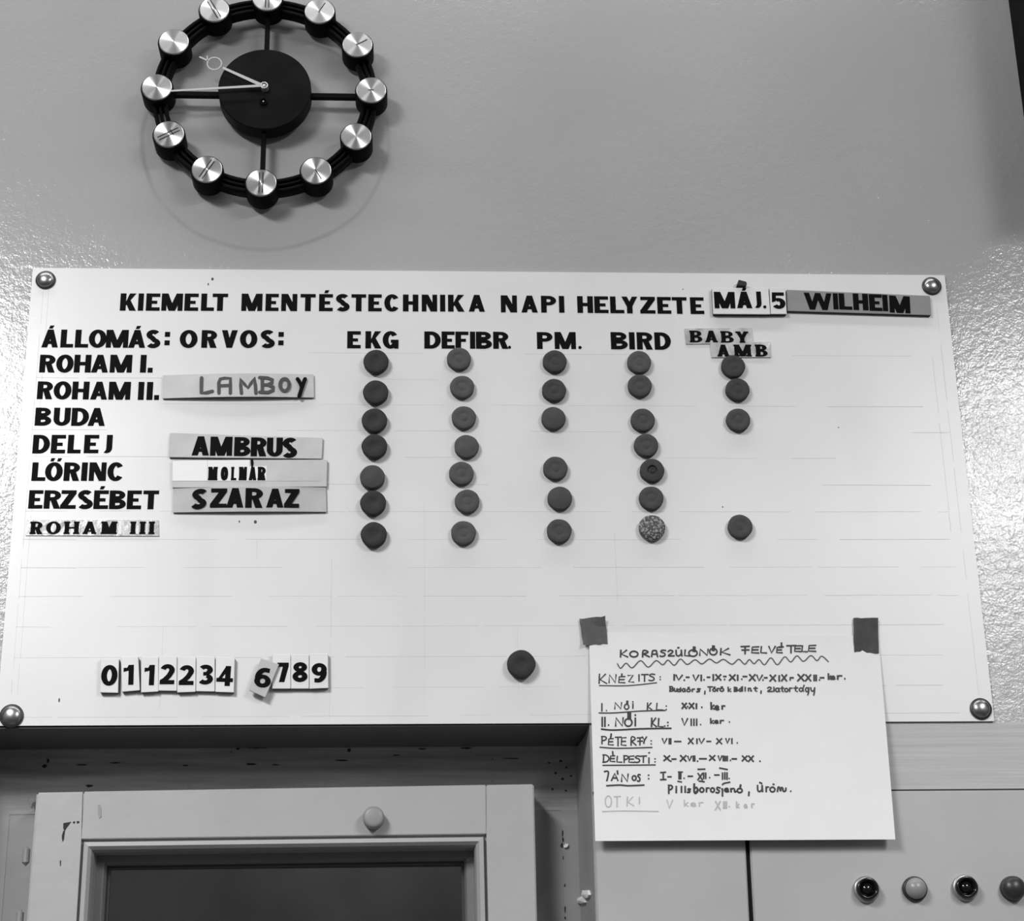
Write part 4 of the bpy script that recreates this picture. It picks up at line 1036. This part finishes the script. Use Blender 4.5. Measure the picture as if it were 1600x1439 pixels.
# ---------------------------------------------------------------- wall clock
CX, CZ = .24445 - .5, 2.41 + .20723
CDY = .022        # the clock is built 22 mm proud, then set back on its hook
RK = .1184
clock = empty('wall_clock', (CX, WY, CZ - .14), 'black open-ring wall clock with twelve aluminium hour knobs above the board', 'clock')
def ringmesh(r0, r1, y0, y1, b=.0008, n=96):
    bm = bmesh.new()
    prof = [(r0, y1), (r0, y0 + b), (r0 + b, y0), (r1 - b, y0), (r1, y0 + b), (r1, y1), (r0, y1)]
    lathe(bm, prof, CX, CZ, n); bmesh.ops.remove_doubles(bm, verts=bm.verts, dist=1e-6)
    return bm
for (a, b) in ((.1085, .1130), (.1150, .1185), (.1205, .1250)):
    obj('ring_rail', ringmesh(a, b, -.044, -.030), m_black, clock, True)
for k in range(4):
    a = k * PI / 2
    bm = bmesh.new(); bar(bm, (CX + .045 * math.cos(a), CZ + .045 * math.sin(a)), (CX + .113 * math.cos(a), CZ + .113 * math.sin(a)), .0052, -.043, -.036)
    obj('spoke', bm, m_black, clock)
CZ0 = CZ; CZ = CZ + .0028
bm = bmesh.new(); lathe(bm, [(0, -.0500), (.0030, -.0500), (.0505, -.0500), (.0515, -.0492), (.0515, -.030), (.049, -.027), (0, -.027)], CX, CZ, 72)
o = obj('hub', bm, m_hub, clock, True); md = o.modifiers.new('edge', 'EDGE_SPLIT'); md.split_angle = math.radians(30)
bm = bmesh.new(); lathe(bm, [(0, -.027), (.024, -.027), (.024, -.0192), (0, -.0192)], CX, CZ, 40); obj('movement_box', bm, m_black, clock)
pz = at(411.6, 159.5, -.0502 + CDY)
bm = bmesh.new(); lathe(bm, [(.0032, -.0520), (.0046, -.0520), (.0046, -.0500), (.0040, -.0500)], pz.x, pz.z, 24)
lathe(bm, [(0, -.0506), (.0032, -.0503)], pz.x, pz.z, 24)
s_ = obj('setting_socket', bm, m_black, clock, True)
bm = bmesh.new(); lathe(bm, [(0, -.0525), (.0008, -.0522), (.0011, -.0512), (.0011, -.050)], pz.x, pz.z, 14); tag(obj('socket_pin', bm, m_silver, s_, True), 'tiny pin inside the socket')
CZH = CZ; CZ = CZ0
for k in range(12):
    a = PI / 2 - k * PI / 6
    kx, kz = CX + RK * math.cos(a), CZ + RK * math.sin(a)
    bm = bmesh.new()
    lathe(bm, [(.0150, -.0530), (.0176, -.0530), (.0180, -.0520), (.0180, -.0275), (.0172, -.0265), (0, -.0265)], 0, 0, 40)
    kb = obj('hour_knob', bm, m_black, clock, True); kb.location = Vector((kx, 0, kz)) - Vector(clock['_w']); kb['_w'] = Vector((kx, 0, kz))
    md = kb.modifiers.new('edge', 'EDGE_SPLIT'); md.split_angle = math.radians(30)
    bm = bmesh.new()
    lathe(bm, [(0, -.0552), (.0003, -.0552), (.004, -.0552), (.0158, -.0552), (.0166, -.0546), (.0168, -.0525)], 0, 0, 48)
    cp = obj('knob_cap', bm, m_alu, kb, True, local=True)
    md = cp.modifiers.new('edge', 'EDGE_SPLIT'); md.split_angle = math.radians(20)
    style = {0: 2, 1: 1, 2: 1, 3: 3, 4: 0, 5: 1, 6: 2, 7: 2, 8: 2, 9: 0, 10: 0, 11: 2}[k]
    if style:
        bm = bmesh.new(); dx, dz = math.cos(a), math.sin(a); nx_, nz_ = -dz, dx
        L0, L1 = (-.0125, .0125) if style == 2 else ((-.002, .0125) if style == 1 else (-.003, .003))
        for off in ((-.0019, .0019) if style == 2 else (0,)):
            bar(bm, (dx * L0 + nx_ * off, dz * L0 + nz_ * off), (dx * L1 + nx_ * off, dz * L1 + nz_ * off), .0011, -.05535, -.0551)
        if k == 8:
            bar(bm, (dx * -.004 - nx_ * .004, dz * -.004 - nz_ * .004), (dx * -.004 + nx_ * .004, dz * -.004 + nz_ * .004), .0009, -.05535, -.0551)
        # grooves sit on the cap, so they are sub-parts of the knob
        obj('hour_mark', bm, m_groove, kb, local=True)
# hands
HY = -.0565
CZ = CZH
pv = Vector((CX, CZ))
p9 = at(267, 142.3, HY + CDY)
bm = bmesh.new()
d9 = (Vector((p9.x, p9.z)) - pv)
n9 = Vector((-d9.y, d9.x)).normalized()
prism(bm, [pv + n9 * .0016, Vector((p9.x, p9.z)) + n9 * .0010, Vector((p9.x, p9.z)) - n9 * .0010, pv - n9 * .0016], HY - .0006, HY)
obj('minute_hand', bm, m_silver, clock)
tipx, rc, end = at(311.5, 89, -.0325), at(335, 99.5, -.0325), at(348, 106, -.0325)
bm = bmesh.new(); Yh = -.0545
e2 = Vector((end.x, end.z)); d = (e2 - pv); n_ = Vector((-d.y, d.x)).normalized()
prism(bm, [pv + n_ * .0021, e2 + n_ * .0014, e2 - n_ * .0014, pv - n_ * .0021], Yh - .0006, Yh)
lathe(bm, [(.0072, Yh), (.0072, Yh - .0006), (.0086, Yh - .0006), (.0086, Yh), (.0072, Yh)], rc.x, rc.z, 28)
tip = Vector((tipx.x, tipx.z)); rcv = Vector((rc.x, rc.z)); dd = (tip - rcv).normalized()
bar(bm, rcv + dd * .0080, tip, .0018, Yh - .0006, Yh)
bar(bm, rcv + dd * .0085, rcv + dd * .0120 + Vector((-dd.y, dd.x)) * -.0052, .0012, Yh - .0006, Yh)
tag(obj('hour_hand', bm, m_silver, clock), 'hour hand with a small ring and pointed tip')
bm = bmesh.new(); lathe(bm, [(0, -.0575), (.0016, -.0575), (.0018, -.0572), (.0018, -.0500)], CX, CZ, 20)
lathe(bm, [(.0030, -.0560), (.0030, -.0578), (.0042, -.0578), (.0044, -.0560), (.0044, -.0500)], CX, CZ, 24)
obj('hand_pivot', bm, m_silver, clock, True)

clock.location.y += CDY

# ---------------------------------------------------------------- instrument panels below the board on the right
PYF = -.003
zt = at(1250, 1236.5, PYF).z
xg0, xg1 = at(1164.8, 1315, PYF).x, at(1171.5, 1315, PYF).x
xgb0 = at(1171, 1439, PYF).x; xgb1 = at(1178.5, 1439, PYF).x
zg = at(1168, 1315, PYF).z; zgb = at(1174, 1439, PYF).z
def ext(xa, za, xb, zb, z): return xa + (xb - xa) * (z - za) / (zb - za)
zlow = 1.15
lp = empty('wall_panel', ((XF_R + xg0) / 2, WY, zlow), 'plain pale enamelled panel between the door recess and the black gap, under the note', 'panel', 'enamelled panels below the board')
bm = bmesh.new()
prism(bm, [(XF_R + .001, zlow), (ext(xg0, zg, xgb0, zgb, zlow), zlow), (ext(xg0, zg, xgb0, zgb, zt), zt), (XF_R + .001, zt)], PYF, WY); bevel(bm, .0012)
obj('panel_face', bm, m_panel, lp)
rp = empty('indicator_panel', (xg1 + .5, WY, zlow), 'pale enamelled panel with a row of indicator lamps at the lower right', 'panel', 'enamelled panels below the board')
bm = bmesh.new()
prism(bm, [(ext(xg1, zg, xgb1, zgb, zlow), zlow), (1.75, zlow), (1.75, zt - .001), (ext(xg1, zg, xgb1, zgb, zt), zt)], PYF, WY); bevel(bm, .0012)
obj('panel_face', bm, m_panel, rp)
bm = bmesh.new()
prism(bm, [(ext(xg0, zg, xgb0, zgb, zlow), zlow), (ext(xg1, zg, xgb1, zgb, zlow), zlow), (ext(xg1, zg, xgb1, zgb, zt), zt), (ext(xg0, zg, xgb0, zgb, zt), zt)], WY - .0008, WY + .0003)
tag(obj('gap_strip', bm, m_gap, rp), 'black joint between the two panels')
bm = bmesh.new(); box(bm, XF_R + .001, 1.75, WY - .0006, WY + .0003, zt - .002, zt + .0022)
tag(obj('joint_line', bm, m_dark, rp), 'dark joint above the panels')
m_bezel = mat('steel_bezel', .40, .35, metal=.7)
m_lens = mat('black_lens', .006, .15)
m_knobl = mat('pale_lens', .27, .32)
m_knobd = mat('dark_lens', .03, .35)
def lamp(px, py, kind):
    y0 = PYF
    dep = .013 if kind != 'hollow' else .010
    p = at(px, py, y0 - dep)
    bm = bmesh.new()
    if kind == 'hollow':
        lathe(bm, [(.0128, y0), (.0128, y0 - .0035), (.0118, y0 - .0048), (.0104, y0 - .0048)], p.x, p.z, 36)
        b = obj('indicator_lamp', bm, m_bezel, rp, True)
        bm = bmesh.new()
        lathe(bm, [(.0104, y0 - .0040), (.0104, y0 - dep), (.0090, y0 - dep - .0005), (.0080, y0 - dep), (.0072, y0 - .004), (.0060, y0 - .004)], p.x, p.z, 36)
        s2 = obj('lamp_sleeve', bm, m_lens, b, True)
        bm = bmesh.new(); lathe(bm, [(.0066 * math.cos(a), y0 - .004 - .0050 * math.sin(a)) for a in [k * PI / 12 for k in range(6)]] + [(0, y0 - .009)], p.x, p.z, 28)
        obj('lamp_lens', bm, m_lens, b, True)
    else:
        lathe(bm, [(.0122, y0), (.0122, y0 - .003), (.0112, y0 - .0045), (.0098, y0 - .0045), (.0098, y0 - .002)], p.x, p.z, 36)
        b = obj('indicator_lamp', bm, m_domerim, rp, True)
        r = .0102 if kind == 'pale' else .0118
        bm = bmesh.new(); lathe(bm, [(r * .96, y0 - .002), (r, y0 - .006)] + [(r * math.cos(a), y0 - .006 - .0085 * math.sin(a)) for a in [k * PI / 16 for k in range(1, 8)]] + [(0, y0 - .0145)], p.x, p.z, 32)
        obj('lamp_lens', bm, m_knobl if kind == 'pale' else m_knobd, b, True)
    tag(b, {'hollow': 'black hollow lamp socket in a steel ring', 'pale': 'pale domed lamp', 'dark': 'dark domed lamp'}[kind])
lamp(1356.5, 1388, 'hollow'); lamp(1434, 1386.5, 'pale'); lamp(1511.5, 1385.5, 'hollow'); lamp(1587.5, 1386, 'dark')

for o in bpy.data.objects:
    if '_w' in o: del o['_w']
